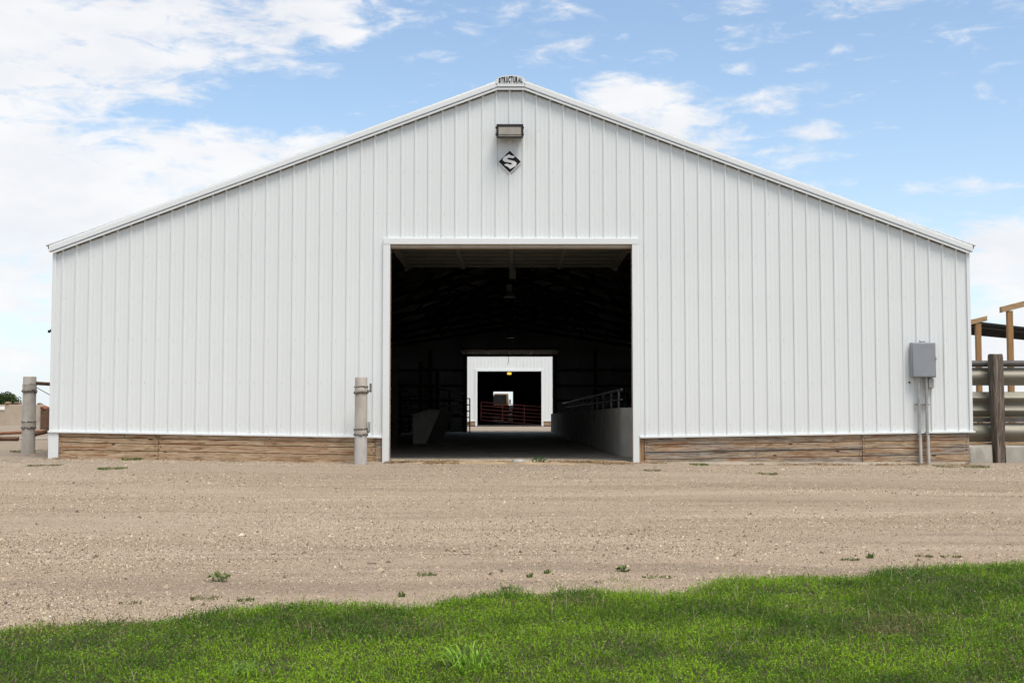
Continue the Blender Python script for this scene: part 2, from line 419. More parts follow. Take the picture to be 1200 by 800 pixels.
class MB:
    def __init__(s):
        s.v, s.f = [], []
    def add(s, vs, fs):
        n = len(s.v)
        s.v += [tuple(p) for p in vs]
        s.f += [tuple(i + n for i in q) for q in fs]
        return s
    def hexa(s, p):   # 8 points: bottom 4 ccw, top 4 ccw
        return s.add(p, [(3, 2, 1, 0), (4, 5, 6, 7), (0, 1, 5, 4), (1, 2, 6, 5), (2, 3, 7, 6), (3, 0, 4, 7)])
    def box(s, x0, x1, y0, y1, z0, z1):
        return s.hexa([(x0, y0, z0), (x1, y0, z0), (x1, y1, z0), (x0, y1, z0), (x0, y0, z1), (x1, y0, z1), (x1, y1, z1), (x0, y1, z1)])
    def prism(s, poly, axis, t0, t1):
        """polygon extruded along axis; poly given in the two other axes in order"""
        def P(a, b, t):
            return {'x': (t, a, b), 'y': (a, t, b), 'z': (a, b, t)}[axis]
        n = len(poly)
        vs = [P(a, b, t0) for a, b in poly] + [P(a, b, t1) for a, b in poly]
        fs = [tuple(range(n - 1, -1, -1)), tuple(range(n, 2 * n))]
        fs += [(i, (i + 1) % n, n + (i + 1) % n, n + i) for i in range(n)]
        return s.add(vs, fs)
    def tube(s, p0, p1, r, n=12, r2=None):
        p0, p1 = Vector(p0), Vector(p1)
        d = (p1 - p0).normalized()
        a = d.orthogonal().normalized()
        b = d.cross(a)
        r2 = r if r2 is None else r2
        vs = []
        for p, q in ((p0, r), (p1, r2)):
            vs += [p + (a * math.cos(2 * math.pi * i / n) + b * math.sin(2 * math.pi * i / n)) * q for i in range(n)]
        fs = [(i, (i + 1) % n, n + (i + 1) % n, n + i) for i in range(n)]
        fs += [tuple(range(n - 1, -1, -1)), tuple(range(n, 2 * n))]
        return s.add(vs, fs)
    def path(s, pts, r, n=8):
        for a, b in zip(pts[:-1], pts[1:]):
            s.tube(a, b, r, n)
        return s
    def lathe(s, prof, c, n=20):
        """profile of (radius, z) turned about a vertical axis through c"""
        vs, fs = [], []
        for r, z in prof:
            vs += [(c[0] + r * math.cos(2 * math.pi * i / n), c[1] + r * math.sin(2 * math.pi * i / n), c[2] + z) for i in range(n)]
        for k in range(len(prof) - 1):
            for i in range(n):
                j = (i + 1) % n
                fs.append((k * n + i, k * n + j, (k + 1) * n + j, (k + 1) * n + i))
        fs.append(tuple(range(n - 1, -1, -1)))
        fs.append(tuple(range((len(prof) - 1) * n, len(prof) * n)))
        return s.add(vs, fs)
    def build(s, name, mat, parent=None, bevel=0.0, smooth=True, segs=2):
        off = Vector((0, 0, 0))
        if parent is not None:
            off = ORG[parent.name]
        me = bpy.data.meshes.new(name)
        me.from_pydata([tuple(Vector(p) - off) for p in s.v], [], s.f)
        me.update()
        if smooth:
            me.polygons.foreach_set('use_smooth', [True] * len(me.polygons))
            me.set_sharp_from_angle(angle=math.radians(32))
        me.materials.append(M[mat] if isinstance(mat, str) else mat)
        o = bpy.data.objects.new(name, me)
        col.objects.link(o)
        if parent is not None:
            o.parent = parent
        ORG[o.name] = off.copy()
        if bevel:
            bm = o.modifiers.new('bevel', 'BEVEL')
            bm.width = bevel
            bm.segments = segs
            bm.limit_method = 'ANGLE'
            bm.angle_limit = math.radians(40)
        return o

def numpy_mesh(name, verts, faces_flat, sizes, mat, attr=None, colors=None, parent=None):
    me = bpy.data.meshes.new(name)
    nv, nl, nf = len(verts), len(faces_flat), len(sizes)
    me.vertices.add(nv)
    me.vertices.foreach_set('co', np.asarray(verts, np.float32).ravel())
    me.loops.add(nl)
    me.loops.foreach_set('vertex_index', np.asarray(faces_flat, np.int32))
    me.polygons.add(nf)
    st = np.zeros(nf, np.int32)
    st[1:] = np.cumsum(sizes)[:-1]
    me.polygons.foreach_set('loop_start', st)
    me.polygons.foreach_set('loop_total', np.asarray(sizes, np.int32))
    me.update(calc_edges=True)
    if attr:
        a = me.color_attributes.new(attr, 'FLOAT_COLOR', 'POINT')
        c4 = np.ones((nv, 4), np.float32)
        c4[:, :3] = colors
        a.data.foreach_set('color', c4.ravel())
    me.materials.append(M[mat])
    o = bpy.data.objects.new(name, me)
    col.objects.link(o)
    if parent is not None:
        o.parent = parent
    ORG[o.name] = Vector((0, 0, 0))
    return o

# ------------------------------------------------------------------ terrain
def _hash(ix, iy, seed):
    h = (ix.astype(np.int64) * 374761393 + iy.astype(np.int64) * 668265263 + seed * 974634721) & 0x7fffffff
    h = ((h ^ (h >> 13)) * 1274126177) & 0x7fffffff
    return ((h ^ (h >> 16)) & 0xffff) / 65535.0
def vnoise(x, y, seed=0):
    x = np.asarray(x, float); y = np.asarray(y, float)
    ix, iy = np.floor(x), np.floor(y)
    fx, fy = x - ix, y - iy
    fx = fx * fx * (3 - 2 * fx); fy = fy * fy * (3 - 2 * fy)
    ix = ix.astype(np.int64); iy = iy.astype(np.int64)
    a = _hash(ix, iy, seed); b = _hash(ix + 1, iy, seed); c = _hash(ix, iy + 1, seed); d = _hash(ix + 1, iy + 1, seed)
    return (a * (1 - fx) + b * fx) * (1 - fy) + (c * (1 - fx) + d * fx) * fy
def fbm(x, y, seed=0, octs=4):
    s, a, t = 0, 1.0, 0
    for k in range(octs):
        s = s + a * vnoise(x * 2 ** k, y * 2 ** k, seed + k * 17)
        t += a
        a *= 0.5
    return s / t
def sstep(x, a, b):
    t = np.clip((x - a) / (b - a), 0, 1)
    return t * t * (3 - 2 * t)

EDGE = np.array([(-9, -15.4), (-6, -14.75), (-4, -14.3), (-2.89, -14.07), (-2.75, -13.84), (-2.41, -13.71), (-1.99, -13.68), (-1.91, -13.49), (-1.59, -13.31),
                 (-1.34, -13.1), (-1.07, -13.16), (-0.52, -13.25), (-0.35, -12.97), (0.02, -12.7), (0.21, -12.87), (0.5, -12.63),
                 (1.17, -12.77), (1.35, -12.42), (1.84, -12.15), (2.38, -12.23), (2.64, -11.95), (3.27, -11.62), (3.98, -11.48), (6, -11.1), (9, -10.7)])
EDGE[:, 1] -= 0.17          # blades stand up and hide the strip behind them
def edge_y(x):
    return np.interp(x, EDGE[:, 0], EDGE[:, 1])

def gz(x, y):
    """height of the ground"""
    x = np.asarray(x, float); y = np.asarray(y, float)
    front = np.interp(y, [-60, -21.4, 0.0, 1.0], [-0.80, -0.66, 0.0, 0.0])
    left = 0.062 * sstep(-x, 2.2, 7.7) * sstep(y, -8, -0.3)
    right = -0.035 * sstep(x, 2.0, 4.0) * sstep(y, -6, -0.5)
    back = np.interp(y, [0, 1.5, 4, 6, 38, 60], [0, 0.012, 0.07, 0.18, 0.27, 0.27]) * sstep(-x, 7.6, 8.4)
    z = front + left + right + back
    # ruts, humps and grit, only near the camera side
    near = sstep(y, 6, 0) * sstep(y, -40, -22) if False else sstep(-y, -8, 0)
    z = z + near * (0.030 * (fbm(x * 0.25 + 7, y * 0.9, 3) - 0.5) * sstep(-y, 0.4, 2.0) + 0.016 * (fbm(x * 2.2, y * 2.6, 9) - 0.5) + 0.010 * (fbm(x * 9, y * 9, 21, 3) - 0.5))
    z = z + near * 0.030 * (fbm(x * 0.14 + 3, y * 1.2 + 0.10 * x, 55, 3) - 0.5) * sstep(-y, 0.8, 3.0)
    # the verge: a low bank of turf
    t = sstep(edge_y(x) - y, -0.05, 0.5)
    z = z + 0.03 * t + 0.035 * t * (fbm(x * 1.3, y * 1.5, 31) - 0.5)
    # pads under the barns
    inside = (np.abs(x) < 7.60) & (y > 0.25) & (y < 39.4)
    z = np.where(inside, -0.08, z)
    mid = sstep(y, 39.0, 41) * (np.abs(x) < 7.6)
    z = z + mid * np.interp(y, [39, 60, 61], [0, 0.155, 0.17])
    z = np.where((np.abs(x) < 7.6) & (y > 60.5) & (y < 98), 0.08, z)
    return z

def axis(lo, hi, step, far, grow=1.22):
    a = list(np.arange(lo, hi + 1e-6, step))
    d, p = step, a[-1]
    while p < far:
        d *= grow; p += d; a.append(p)
    d, p = step, a[0]
    while p > -far:
        d *= grow; p -= d; a.insert(0, p)
    return np.array(a)
gx = axis(-11.0, 11.0, 0.075, 4000)
gy = axis(-17.0, 1.6, 0.06, 4000, 1.15)
X, Y = np.meshgrid(gx, gy)
Z = gz(X, Y)
nx, ny = len(gx), len(gy)
V = np.stack([X.ravel(), Y.ravel(), Z.ravel()], 1)
i = np.arange(nx - 1)[None, :] + nx * np.arange(ny - 1)[:, None]
Fq = np.stack([i, i + 1, i + 1 + nx, i + nx], -1).reshape(-1, 4)
turf = sstep(edge_y(X) - Y + 0.25 * (fbm(X * 3, Y * 3, 77) - 0.5), -0.03, 0.12).ravel()
ground = numpy_mesh('ground', V, Fq.ravel(), np.full(len(Fq), 4), 'ground', 'turf', np.stack([turf] * 3, 1))
ground.data.polygons.foreach_set('use_smooth', [True] * len(ground.data.polygons))
tag(ground, 'tan gravel yard in front of the white barn', kind='structure')

# ------------------------------------------------------------------ barns
P = 0.2286          # rib pitch of the steel cladding
def rib_profile(x0, x1, phase, h=0.021):
    pts = []
    k0 = math.floor((x0 - phase) / P) - 1
    k1 = math.ceil((x1 - phase) / P) + 1
    for k in range(k0, k1 + 1):
        xr = phase + k * P
        pts += [(xr - .025, 0), (xr - .013, -h), (xr + .011, -h), (xr + .025, 0)]
        for q in (P * .34, P * .66):
            pts += [(xr + q - .014, 0), (xr + q - .007, -.0018), (xr + q + .007, -.0018), (xr + q + .014, 0)]
    out = []
    for a, b in zip(pts[:-1], pts[1:]):
        def at(x):
            f = (x - a[0]) / (b[0] - a[0])
            return (x, a[1] + (b[1] - a[1]) * f)
        if b[0] <= x0 or a[0] >= x1:
            continue
        p = a if a[0] >= x0 else at(x0)
        q = b if b[0] <= x1 else at(x1)
        if not out: out.append(p)
        out.append(q)
    return out

def sheet(x0, x1, phase, zb, zt, yo):
    """one ribbed sheet from x0 to x1 on a wall facing -Y"""
    m = MB()
    pr = rib_profile(x0, x1, phase)
    vs, fs = [], []
    for x, d in pr:
        vs += [(x, yo + d, zb(x)), (x, yo + d, zt(x))]
    for k in range(len(pr) - 1):
        a = 2 * k
        fs.append((a, a + 2, a + 3, a + 1))
    return m.add(vs, fs)

SL = 0.3745
def rake(x):            # underside of the rake trim above the wall line
    return 6.31 - max(0.0, abs(x) - 0.23) * 0.3725
def base_line(x):       # foot of the cladding: dips a little towards the doorway
    return 0.432 + max(0.0, abs(x) - 2.17) * 0.0165

barn = thing('barn', (0, 0, 0), 'large white ribbed-steel barn with wide open doorway and weathered plank skirting', 'barn')
PH = -0.018
DX0, DX1, DH = -2.035, 2.045, 3.657
k = math.floor((-7.72 - PH) / (4 * P))
xs = [-7.72]
xx = PH + (k + 1) * 4 * P
while xx < 7.73:
    if xx > -7.60: xs.append(xx)
    xx += 4 * P
xs.append(7.735)
for a, b in zip(xs[:-1], xs[1:]):
    cuts = [a] + [c for c in (-2.10, 2.10) if a < c < b] + [b]
    yo = rnd.uniform(-0.0015, 0.0015)
    for p, q in zip(cuts[:-1], cuts[1:]):
        over = (p >= -2.101 and q <= 2.101)
        zb = (lambda x: 3.72) if over else (lambda x: base_line(x))
        sheet(p, q, PH, zb, lambda x: rake(x) + 0.06, yo).build('wall_panel', 'white', barn, smooth=False)
# screws along the girts
m = MB()
for zrow in [0.62, 1.33, 2.05, 2.76, 3.47, 4.18, 4.90, 5.61]:
    for kk in range(-34, 35):
        x = PH + kk * P + 0.040
        if abs(x) > 7.68 or zrow > rake(x) - 0.05: continue
        if abs(x) < 2.2 and zrow < 3.8: continue
        z = zrow + rnd.uniform(-.012, .012)
        m.tube((x, 0.001, z), (x, -0.005, z), 0.0048, 6)
tag(m.build('wall_screws', 'galv', barn), kind='stuff')
# trims of the front wall
def slope_bar(m, x0, x1, z0, z1, h, y0, y1):
    m.hexa([(x0, y0, z0), (x1, y0, z1), (x1, y1, z1), (x0, y1, z0), (x0, y0, z0 + h), (x1, y0, z1 + h), (x1, y1, z1 + h), (x0, y1, z0 + h)])
for s in (-1, 1):
    xe = 7.785
    z_in, z_out = 6.345, 6.345 - (xe - 0.23) * 0.3728
    a, b = (s * xe, s * 0.23)
    za, zb_ = (z_out, z_in)
    if s > 0: a, b, za, zb_ = b, a, zb_, za
    m = MB(); slope_bar(m, a, b, za, zb_, 0.092, -0.085, 0.02)
    m.build('rake_trim', 'trim', barn, bevel=0.006)
    m = MB(); slope_bar(m, a, b, za + 0.0925, zb_ + 0.0925, 0.020, -0.072, 0.06)
    m.build('rake_cap', 'trim', barn)
    xe2 = 7.715
    z_o2 = 6.345 - (xe2 - 0.23) * 0.3728
    a, b, za, zb_ = (s * xe2, s * 0.23, z_o2 - 0.050, z_in - 0.050)
    if s > 0: a, b, za, zb_ = b, a, zb_, za
    m = MB(); slope_bar(m, a, b, za, zb_, 0.030, -0.084, -0.028)
    m.build('rake_lip', 'trim', barn)
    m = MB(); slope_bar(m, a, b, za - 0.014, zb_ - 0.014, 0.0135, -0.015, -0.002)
    m.build('rib_gap_shade', 'dark_rail', barn)  # dark strip in place of the shade in the gaps between ribs
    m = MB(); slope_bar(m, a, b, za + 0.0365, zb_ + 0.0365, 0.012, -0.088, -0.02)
    m.build('rake_shade_line', 'grey_paint', barn)  # dark bar drawn as the shade line between rake trim and lip
MB().box(-0.23, 0.23, -0.098, 0.02, 6.345, 6.3995).build('ridge_trim', 'trim', barn, bevel=0.004)
MB().box(-0.23, 0.23, -0.084, -0.028, 6.295, 6.331).build('ridge_lip', 'trim', barn)
MB().box(-0.23, 0.23, -0.015, -0.002, 6.281, 6.2945).build('rib_gap_shade', 'dark_rail', barn)  # same dark strip for the gap shade below the ridge lip
MB().box(-0.23, 0.23, -0.088, -0.02, 6.3315, 6.3435).build('ridge_shade_line', 'grey_paint', barn)  # shade line under the ridge trim, made as a dark bar
cap = [(-0.25, 6.40), (0.25, 6.40), (0.25, 6.455), (0.23, 6.485)] + [(0.215 * math.cos(t), 6.485 + 0.055 * math.sin(t)) for t in np.linspace(0.15, math.pi - 0.15, 9)] + [(-0.23, 6.485), (-0.25, 6.455)]
rcap = MB().prism(cap, 'y', -0.10, 0.5).build('ridge_cap', 'trim', barn)
txt = 'STRUCTURAL'
for n_, ch in enumerate(txt):
    cu = bpy.data.curves.new('letter', 'FONT')
    cu.body = ch
    cu.extrude = 0.01
    cu.offset = 0.04
    tmp = bpy.data.objects.new('tmp', cu)
    col.objects.link(tmp)
    dg = bpy.context.evaluated_depsgraph_get()
    me = bpy.data.meshes.new_from_object(tmp.evaluated_get(dg))
    bpy.data.objects.remove(tmp, do_unlink=True)
    co = np.array([v.co[:] for v in me.vertices])
    lo, hi = co.min(0), co.max(0)
    cx = -0.205 + n_ * 0.0412
    t = 1 - ((n_ - 4.5) / 4.9) ** 2
    hh = 0.075 + 0.038 * t
    z0 = 6.405 + 0.004
    w = 0.034
    nco = np.zeros_like(co)
    nco[:, 0] = cx + (co[:, 0] - lo[0]) / (hi[0] - lo[0]) * w
    nco[:, 2] = z0 + (co[:, 1] - lo[1]) / (hi[1] - lo[1]) * hh
    nco[:, 1] = -0.1035 + (co[:, 2] - lo[2]) / max(1e-6, hi[2] - lo[2]) * -0.004
    me.vertices.foreach_set('co', nco.astype(np.float32).ravel())
    me.update()
    me.materials.clear(); me.materials.append(M['black'])
    lo_ = bpy.data.objects.new('letter', me)
    col.objects.link(lo_)
    lo_.parent = rcap
# corner posts, base strips
MB().box(-7.735, -7.675, -0.029, 0.06, base_line(7.7), rake(7.7) + 0.03).build('corner_trim', 'trim', barn, bevel=0.004)
MB().box(7.690, 7.745, -0.029, 0.06, base_line(7.7), rake(7.7) + 0.03).build('corner_trim', 'trim', barn, bevel=0.004)
MB().box(-7.745, -7.575, -0.03, 0.14, 0.02, base_line(7.6) - 0.032).build('corner_post', 'trim', barn, bevel=0.005)
for x0, x1 in ((-7.75, -2.153), (2.163, 7.775)):
    m = MB(); slope_bar(m, x0, x1, base_line(x0) - 0.030, base_line(x1) - 0.030, 0.032, -0.052, 0.02)
    m.build('base_trim', 'trim', barn, bevel=0.003)
# door surround
MB().box(-2.152, DX0, -0.055, -0.002, -0.05, 3.66).build('door_jamb_trim', 'trim', barn, bevel=0.005)
MB().box(DX1, 2.150, -0.055, -0.002, -0.045, 3.66).build('door_jamb_trim', 'trim', barn, bevel=0.005)
MB().box(-2.152, 2.150, -0.058, -0.002, 3.662, 3.765).build('door_head_trim', 'trim', barn, bevel=0.005)
MB().box(-2.19, DX0 - 0.004, 0.002, 0.20, 0.005, 3.80).build('door_jamb', 'beige', barn)
MB().box(DX1 + 0.004, 2.19, 0.002, 0.20, 0.005, 3.80).build('door_jamb', 'beige', barn)
MB().box(DX0 - 0.002, DX1 + 0.002, 0.004, 0.20, 3.612, 3.72).build('door_header', 'beige', barn)
MB().box(2.062, 2.10, -0.06, -0.05, -0.085, -0.03).build('jamb_foot', 'rust', barn)
# skirting boards
def board(x0, x1, t0, t1, y, mat):
    m = MB()
    za0, za1 = base_line(x0) - 0.030 - t0, base_line(x1) - 0.030 - t0
    zb0, zb1 = base_line(x0) - 0.030 - t1, base_line(x1) - 0.030 - t1
    m.hexa([(x0, y, zb0), (x1, y, zb1), (x1, y + .04, zb1), (x0, y + .04, zb0), (x0, y, za0), (x1, y, za1), (x1, y + .04, za1), (x0, y + .04, za0)])
    o = m.build('skirt_board', mat, barn, bevel=0.006)
    return o
rowsL = [0.0, 0.075, 0.160, 0.285, 0.46]
rowsR = [0.0, 0.118, 0.240, 0.362, 0.52]
for r_ in range(4):
    cuts = [-7.572, -6.47, -2.275] if r_ == 0 else [-7.572, -5.91, -2.275]
    for a, b in zip(cuts[:-1], cuts[1:]):
        board(a + .003, b - .003, rowsL[r_] + .004, rowsL[r_ + 1] - .004, -0.008 + rnd.uniform(-.009, .009), 'wood_tan')
    cuts = [2.235, 5.886, 7.68]
    for a, b in zip(cuts[:-1], cuts[1:]):
        board(a + .004, b - .004, rowsR[r_] + .004, rowsR[r_ + 1] - .004, -0.008 + rnd.uniform(-.009, .009), 'wood_grey')
m = MB()
for xj in (-7.54, -5.94, -5.88, -4.1, -2.31, 2.27, 4.1, 5.85, 5.92, 7.64):
    rows_ = rowsL if xj < 0 else rowsR
    for r_ in range(4):
        for f_ in (.3, .7):
            z = base_line(xj) - .03 - (rows_[r_] * (1 - f_) + rows_[r_ + 1] * f_)
            x = xj + rnd.uniform(-.02, .02)
            m.tube((x, -.004, z), (x, -.0195, z), rnd.uniform(.006, .011), 7)
tag(m.build('skirt_nails', 'rust', barn), kind='stuff')
MB().box(-2.272, -2.158, -0.002, 0.03, -0.05, 0.40).build('skirt_end_post', 'wood_grey', barn, bevel=.004)
MB().box(2.170, 2.230, -0.002, 0.03, -0.08, 0.40).build('skirt_end_post', 'brown_post', barn, bevel=.004)
MB().box(-7.56, -2.16, 0.036, 0.075, -0.1, 0.62).build('skirt_backing', 'interior_wood', barn)
MB().box(2.17, 7.69, 0.036, 0.075, -0.1, 0.62).build('skirt_backing', 'interior_wood', barn)
# the rest of the shell
LEN = 39.6
MB().box(-7.69, -7.60, 0.02, LEN, 0.0, 3.50).build('side_wall', 'interior_steel', barn)
MB().box(7.60, 7.69, 0.02, LEN, 0.0, 3.50).build('side_wall', 'interior_steel', barn)
def side_cladding(s, y0, y1, parent):
    m = MB(); vs = []; fs = []
    pr = rib_profile(y0, y1, 0.1)
    for y, d in pr:
        vs += [(s * (7.70 - d), y, 0.5), (s * (7.70 - d), y, 3.50)]
    for q in range(len(pr) - 1):
        a = 2 * q
        fs.append((a, a + 2, a + 3, a + 1))
    m.add(vs, fs).build('side_cladding', 'white', parent, smooth=False)
side_cladding(-1, 0.07, LEN, barn)
side_cladding(1, 0.07, LEN, barn)
for s in (-1, 1):
    m = MB()
    m.hexa([(s * 7.85, 0.06, 3.60), (s * 7.85, LEN + .1, 3.60), (0, LEN + .1, 6.48), (0, 0.06, 6.48), (s * 7.85, 0.06, 3.64), (s * 7.85, LEN + .1, 3.64), (0, LEN + .1, 6.52), (0, 0.06, 6.52)])
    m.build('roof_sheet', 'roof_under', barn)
    m = MB()
    m.hexa([(s * 7.88, 0.03, 3.645), (s * 7.88, LEN + .15, 3.645), (0, LEN + .15, 6.525), (0, 0.03, 6.525), (s * 7.88, 0.03, 3.66), (s * 7.88, LEN + .15, 3.66), (0, LEN + .15, 6.54), (0, 0.03, 6.54)])
    m.build('roof_cladding', 'trim', barn)
# inner lining of the front wall so that daylight cannot leak round the sheets
m = MB(); m.prism([(-7.6, 0.5), (-2.2, 0.5), (-2.2, 3.82), (2.2, 3.82), (2.2, 0.5), (7.6, 0.5), (7.6, 3.52), (0, 6.36), (-7.6, 3.52)], 'y', 0.085, 0.10)
m.build('wall_lining', 'interior_steel', barn)
# back wall with its own doorway
BX0, BX1, BH = -2.12, 1.96, 3.60
m = MB(); m.prism([(-7.6, 0.0), (BX0, 0.0), (BX0, BH), (BX1, BH), (BX1, 0.0), (7.6, 0.0), (7.6, 3.72), (0, 6.51), (-7.6, 3.72)], 'y', LEN - 0.06, LEN)
m.build('back_wall', 'interior_steel', barn)
for a, b in ((-7.6, BX0 - .1), (BX1 + .1, 7.6)):
    for z in (0.7, 1.45, 2.15, 2.9):
        MB().box(a, b, LEN - 0.12, LEN - 0.062, z, z + 0.09).build('wall_girt', 'interior_wood', barn)
for x in (-5.6, -3.9, BX0 - .1, BX1 + .1, 4.0, 5.8):
    MB().box(x - .08, x + .08, LEN - 0.28, LEN - 0.122, 0, 3.9).build('wall_post', 'interior_wood', barn)
# ribs on the inside of the back wall
m = MB()
for kk in range(-33, 34):
    x = kk * P
    if BX0 - .1 < x < BX1 + .1: continue
    m.box(x - .02, x + .02, LEN - .085, LEN - .061, 0.05, 3.5)
tag(m.build('wall_ribs', 'interior_steel', barn), kind='stuff')
# posts along the sides, trusses, purlins
for q in range(1, 11):
    y = q * 3.66
    for s in (-1, 1):
        MB().box(s * 7.5 - .09, s * 7.5 + .09, y - .08, y + .08, 0, 3.5).build('post', 'interior_wood', barn)
    m = MB()
    for s in (-1, 1):
        m.hexa([(s * 7.55, y - .03, 3.42), (s * 7.55, y + .03, 3.42), (0, y + .03, 6.26), (0, y - .03, 6.26), (s * 7.55, y - .03, 3.58), (s * 7.55, y + .03, 3.58), (0, y + .03, 6.42), (0, y - .03, 6.42)])
        m.hexa([(s * 7.5, y - .025, 3.95 - .42), (s * 7.5, y + .025, 3.95 - .42), (0, y + .025, 4.75), (0, y - .025, 4.75), (s * 7.5, y - .025, 4.1 - .42), (s * 7.5, y + .025, 4.1 - .42), (0, y + .025, 4.9), (0, y - .025, 4.9)])
        m.tube((s * 0.02, y, 4.85), (s * 2.2, y, 5.45), .05, 6)
        m.tube((s * 2.2, y, 5.45), (s * 3.3, y, 4.32), .05, 6)
    m.tube((0, y, 4.8), (0, y, 6.3), .05, 6)
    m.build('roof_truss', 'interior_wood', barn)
for s in (-1, 1):
    for q in range(1, 9):
        x = q * 0.92
        z = 6.46 - x * 0.3669
        MB().box(s * x - .05, s * x + .05, 0.12, LEN - .1, z - .045, z - .002).build('purlin', 'interior_wood', barn)

# raised sectional doors under the roof (front and back)
def raised_door(y0, y1, x0, x1, z, n, sgn, parent):
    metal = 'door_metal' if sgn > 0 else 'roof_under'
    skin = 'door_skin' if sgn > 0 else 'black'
    d = MB().box(x0, x1, y0, y1, z + 0.030, z + 0.05).build('overhead_door', skin, parent)
    step = (y1 - y0) / n
    for q in range(n):
        MB().box(x0, x1, y0 + q * step + .012, y0 + (q + 1) * step - .012, z + .004, z + .0295).build('door_section', skin, d, bevel=.004)
        MB().box(x0, x1, y0 + q * step + step * .44, y0 + q * step + step * .56, z - .010, z + .0035).build('door_rib', metal, d)
    for t in (0.27, 0.5, 0.73):
        x = x0 + (x1 - x0) * t
        MB().box(x - .035, x + .035, y0 + .02, y1 - .02, z - .026, z - .0105).build('door_stile', metal, d)
    for x in (x0 + .03, x1 - .03):
        MB().box(x - .035, x + .035, y0 + .02, y1 - .02, z - .026, z - .0105).build('door_stile', metal, d)
        s = -1 if x < 0 else 1
        MB().box(x + s * .045, x + s * .085, y0, y1 + .3, z - .02, z + .03).build('door_track', metal, d)
        for yy in (y0 + step, y1 - .15):
            MB().box(x + s * .01, x + s * .08, yy - .05, yy + .05, z - .07, z - .03).build('door_bracket', metal, d)
    return d
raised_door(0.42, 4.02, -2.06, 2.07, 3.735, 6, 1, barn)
raised_door(LEN - 4.3, LEN - 0.45, -2.25, 2.10, 3.70, 6, -1, barn)
op = thing('door_opener', (0.03, 4.75, 3.62), 'grey motor box of the door opener hung behind the raised front door', 'door opener')
MB().box(-0.04, 0.10, 4.55, 5.0, 3.62, 3.80).build('motor_box', 'door_metal', op, bevel=.01)
MB().box(0.01, 0.05, 5.0, 5.04, 3.70, 4.80).build('hanger', 'galv', op)
MB().box(0.02, 0.04, 4.06, 4.55, 3.79, 3.82).build('rail', 'galv', op)

# concrete floors
fl = MB().box(-7.6, 7.6, -0.03, LEN - 0.001, -0.12, 0.004).build('floor', 'floor'); tag(fl, 'dusty concrete floor inside the barn', kind='structure')

# second barn behind
Y2 = 60.2
barn2 = thing('barn', (0, Y2, 0), 'distant white steel barn framed by the far doorway of the nearer barn', 'barn')
G0, G1, GH = -2.20, 1.905, 3.62
xs2 = [-7.7] + [PH - .1 + kk * 4 * P for kk in range(-8, 9) if abs(PH - .1 + kk * 4 * P) < 7.6] + [7.7]
for a, b in zip(xs2[:-1], xs2[1:]):
    cuts = [a] + [c for c in (G0, G1) if a < c < b] + [b]
    yo = Y2 + rnd.uniform(-.002, .002)
    for p, q in zip(cuts[:-1], cuts[1:]):
        over = p >= G0 - .001 and q <= G1 + .001
        sheet(p, q, PH - .1, (lambda x: GH + .02) if over else (lambda x: 0.46), lambda x: rake(x) + .1, yo).build('wall_panel', 'white', barn2, smooth=False)
MB().box(G0 - .13, G0, Y2 - .06, Y2 + .15, 0.12, GH).build('door_jamb_trim', 'trim', barn2)
MB().box(G1, G1 + .13, Y2 - .06, Y2 + .15, 0.12, GH).build('door_jamb_trim', 'trim', barn2)
MB().box(G0 - .13, G1 + .13, Y2 - .063, Y2 + .15, GH + .002, GH + .13).build('door_head_trim', 'trim', barn2)
for a, b in ((-7.7, G0 - .132), (G1 + .132, 7.7)):
    MB().box(a, b, Y2 - .05, Y2 + .02, 0.425, 0.458).build('base_trim', 'trim', barn2)
    for z0, z1 in ((0.05, 0.17), (0.175, 0.295), (0.30, 0.422)):
        MB().box(a, b, Y2 - .005, Y2 + .03, z0, z1).build('skirt_board', 'wood_tan', barn2)
L2 = 38.0
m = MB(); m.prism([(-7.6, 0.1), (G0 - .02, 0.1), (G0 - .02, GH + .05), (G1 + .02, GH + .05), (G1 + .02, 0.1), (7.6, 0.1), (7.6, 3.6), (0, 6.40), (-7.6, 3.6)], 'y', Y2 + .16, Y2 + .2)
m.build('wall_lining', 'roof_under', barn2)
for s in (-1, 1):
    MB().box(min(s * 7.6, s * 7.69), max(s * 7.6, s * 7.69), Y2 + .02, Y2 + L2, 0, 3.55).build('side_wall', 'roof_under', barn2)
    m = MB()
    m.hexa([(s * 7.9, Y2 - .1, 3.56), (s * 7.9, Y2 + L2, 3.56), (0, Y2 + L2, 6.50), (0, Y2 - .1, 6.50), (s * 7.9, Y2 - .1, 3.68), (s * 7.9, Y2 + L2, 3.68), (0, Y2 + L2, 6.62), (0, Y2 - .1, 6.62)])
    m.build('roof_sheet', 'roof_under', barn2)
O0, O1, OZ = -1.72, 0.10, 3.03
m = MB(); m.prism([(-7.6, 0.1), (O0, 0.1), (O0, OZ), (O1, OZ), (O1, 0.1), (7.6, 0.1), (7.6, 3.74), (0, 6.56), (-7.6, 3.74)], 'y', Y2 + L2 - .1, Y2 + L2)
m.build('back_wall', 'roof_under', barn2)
for q in range(8):  # added dark planks that block daylight in the lower opening
    MB().box(O0 - .05, O1 + .05, Y2 + L2 - .16, Y2 + L2 - .105, 0.15 + q * .2, 0.345 + q * .2).build('daylight_block_plank', 'daylight_block', barn2)
fl2 = MB().box(-7.6, 7.6, Y2 - .04, Y2 + L2, 0.0, 0.172).build('floor', 'roof_under'); fl2.name = 'floor_rear'; tag(fl2, 'dark floor of the distant barn', kind='structure')

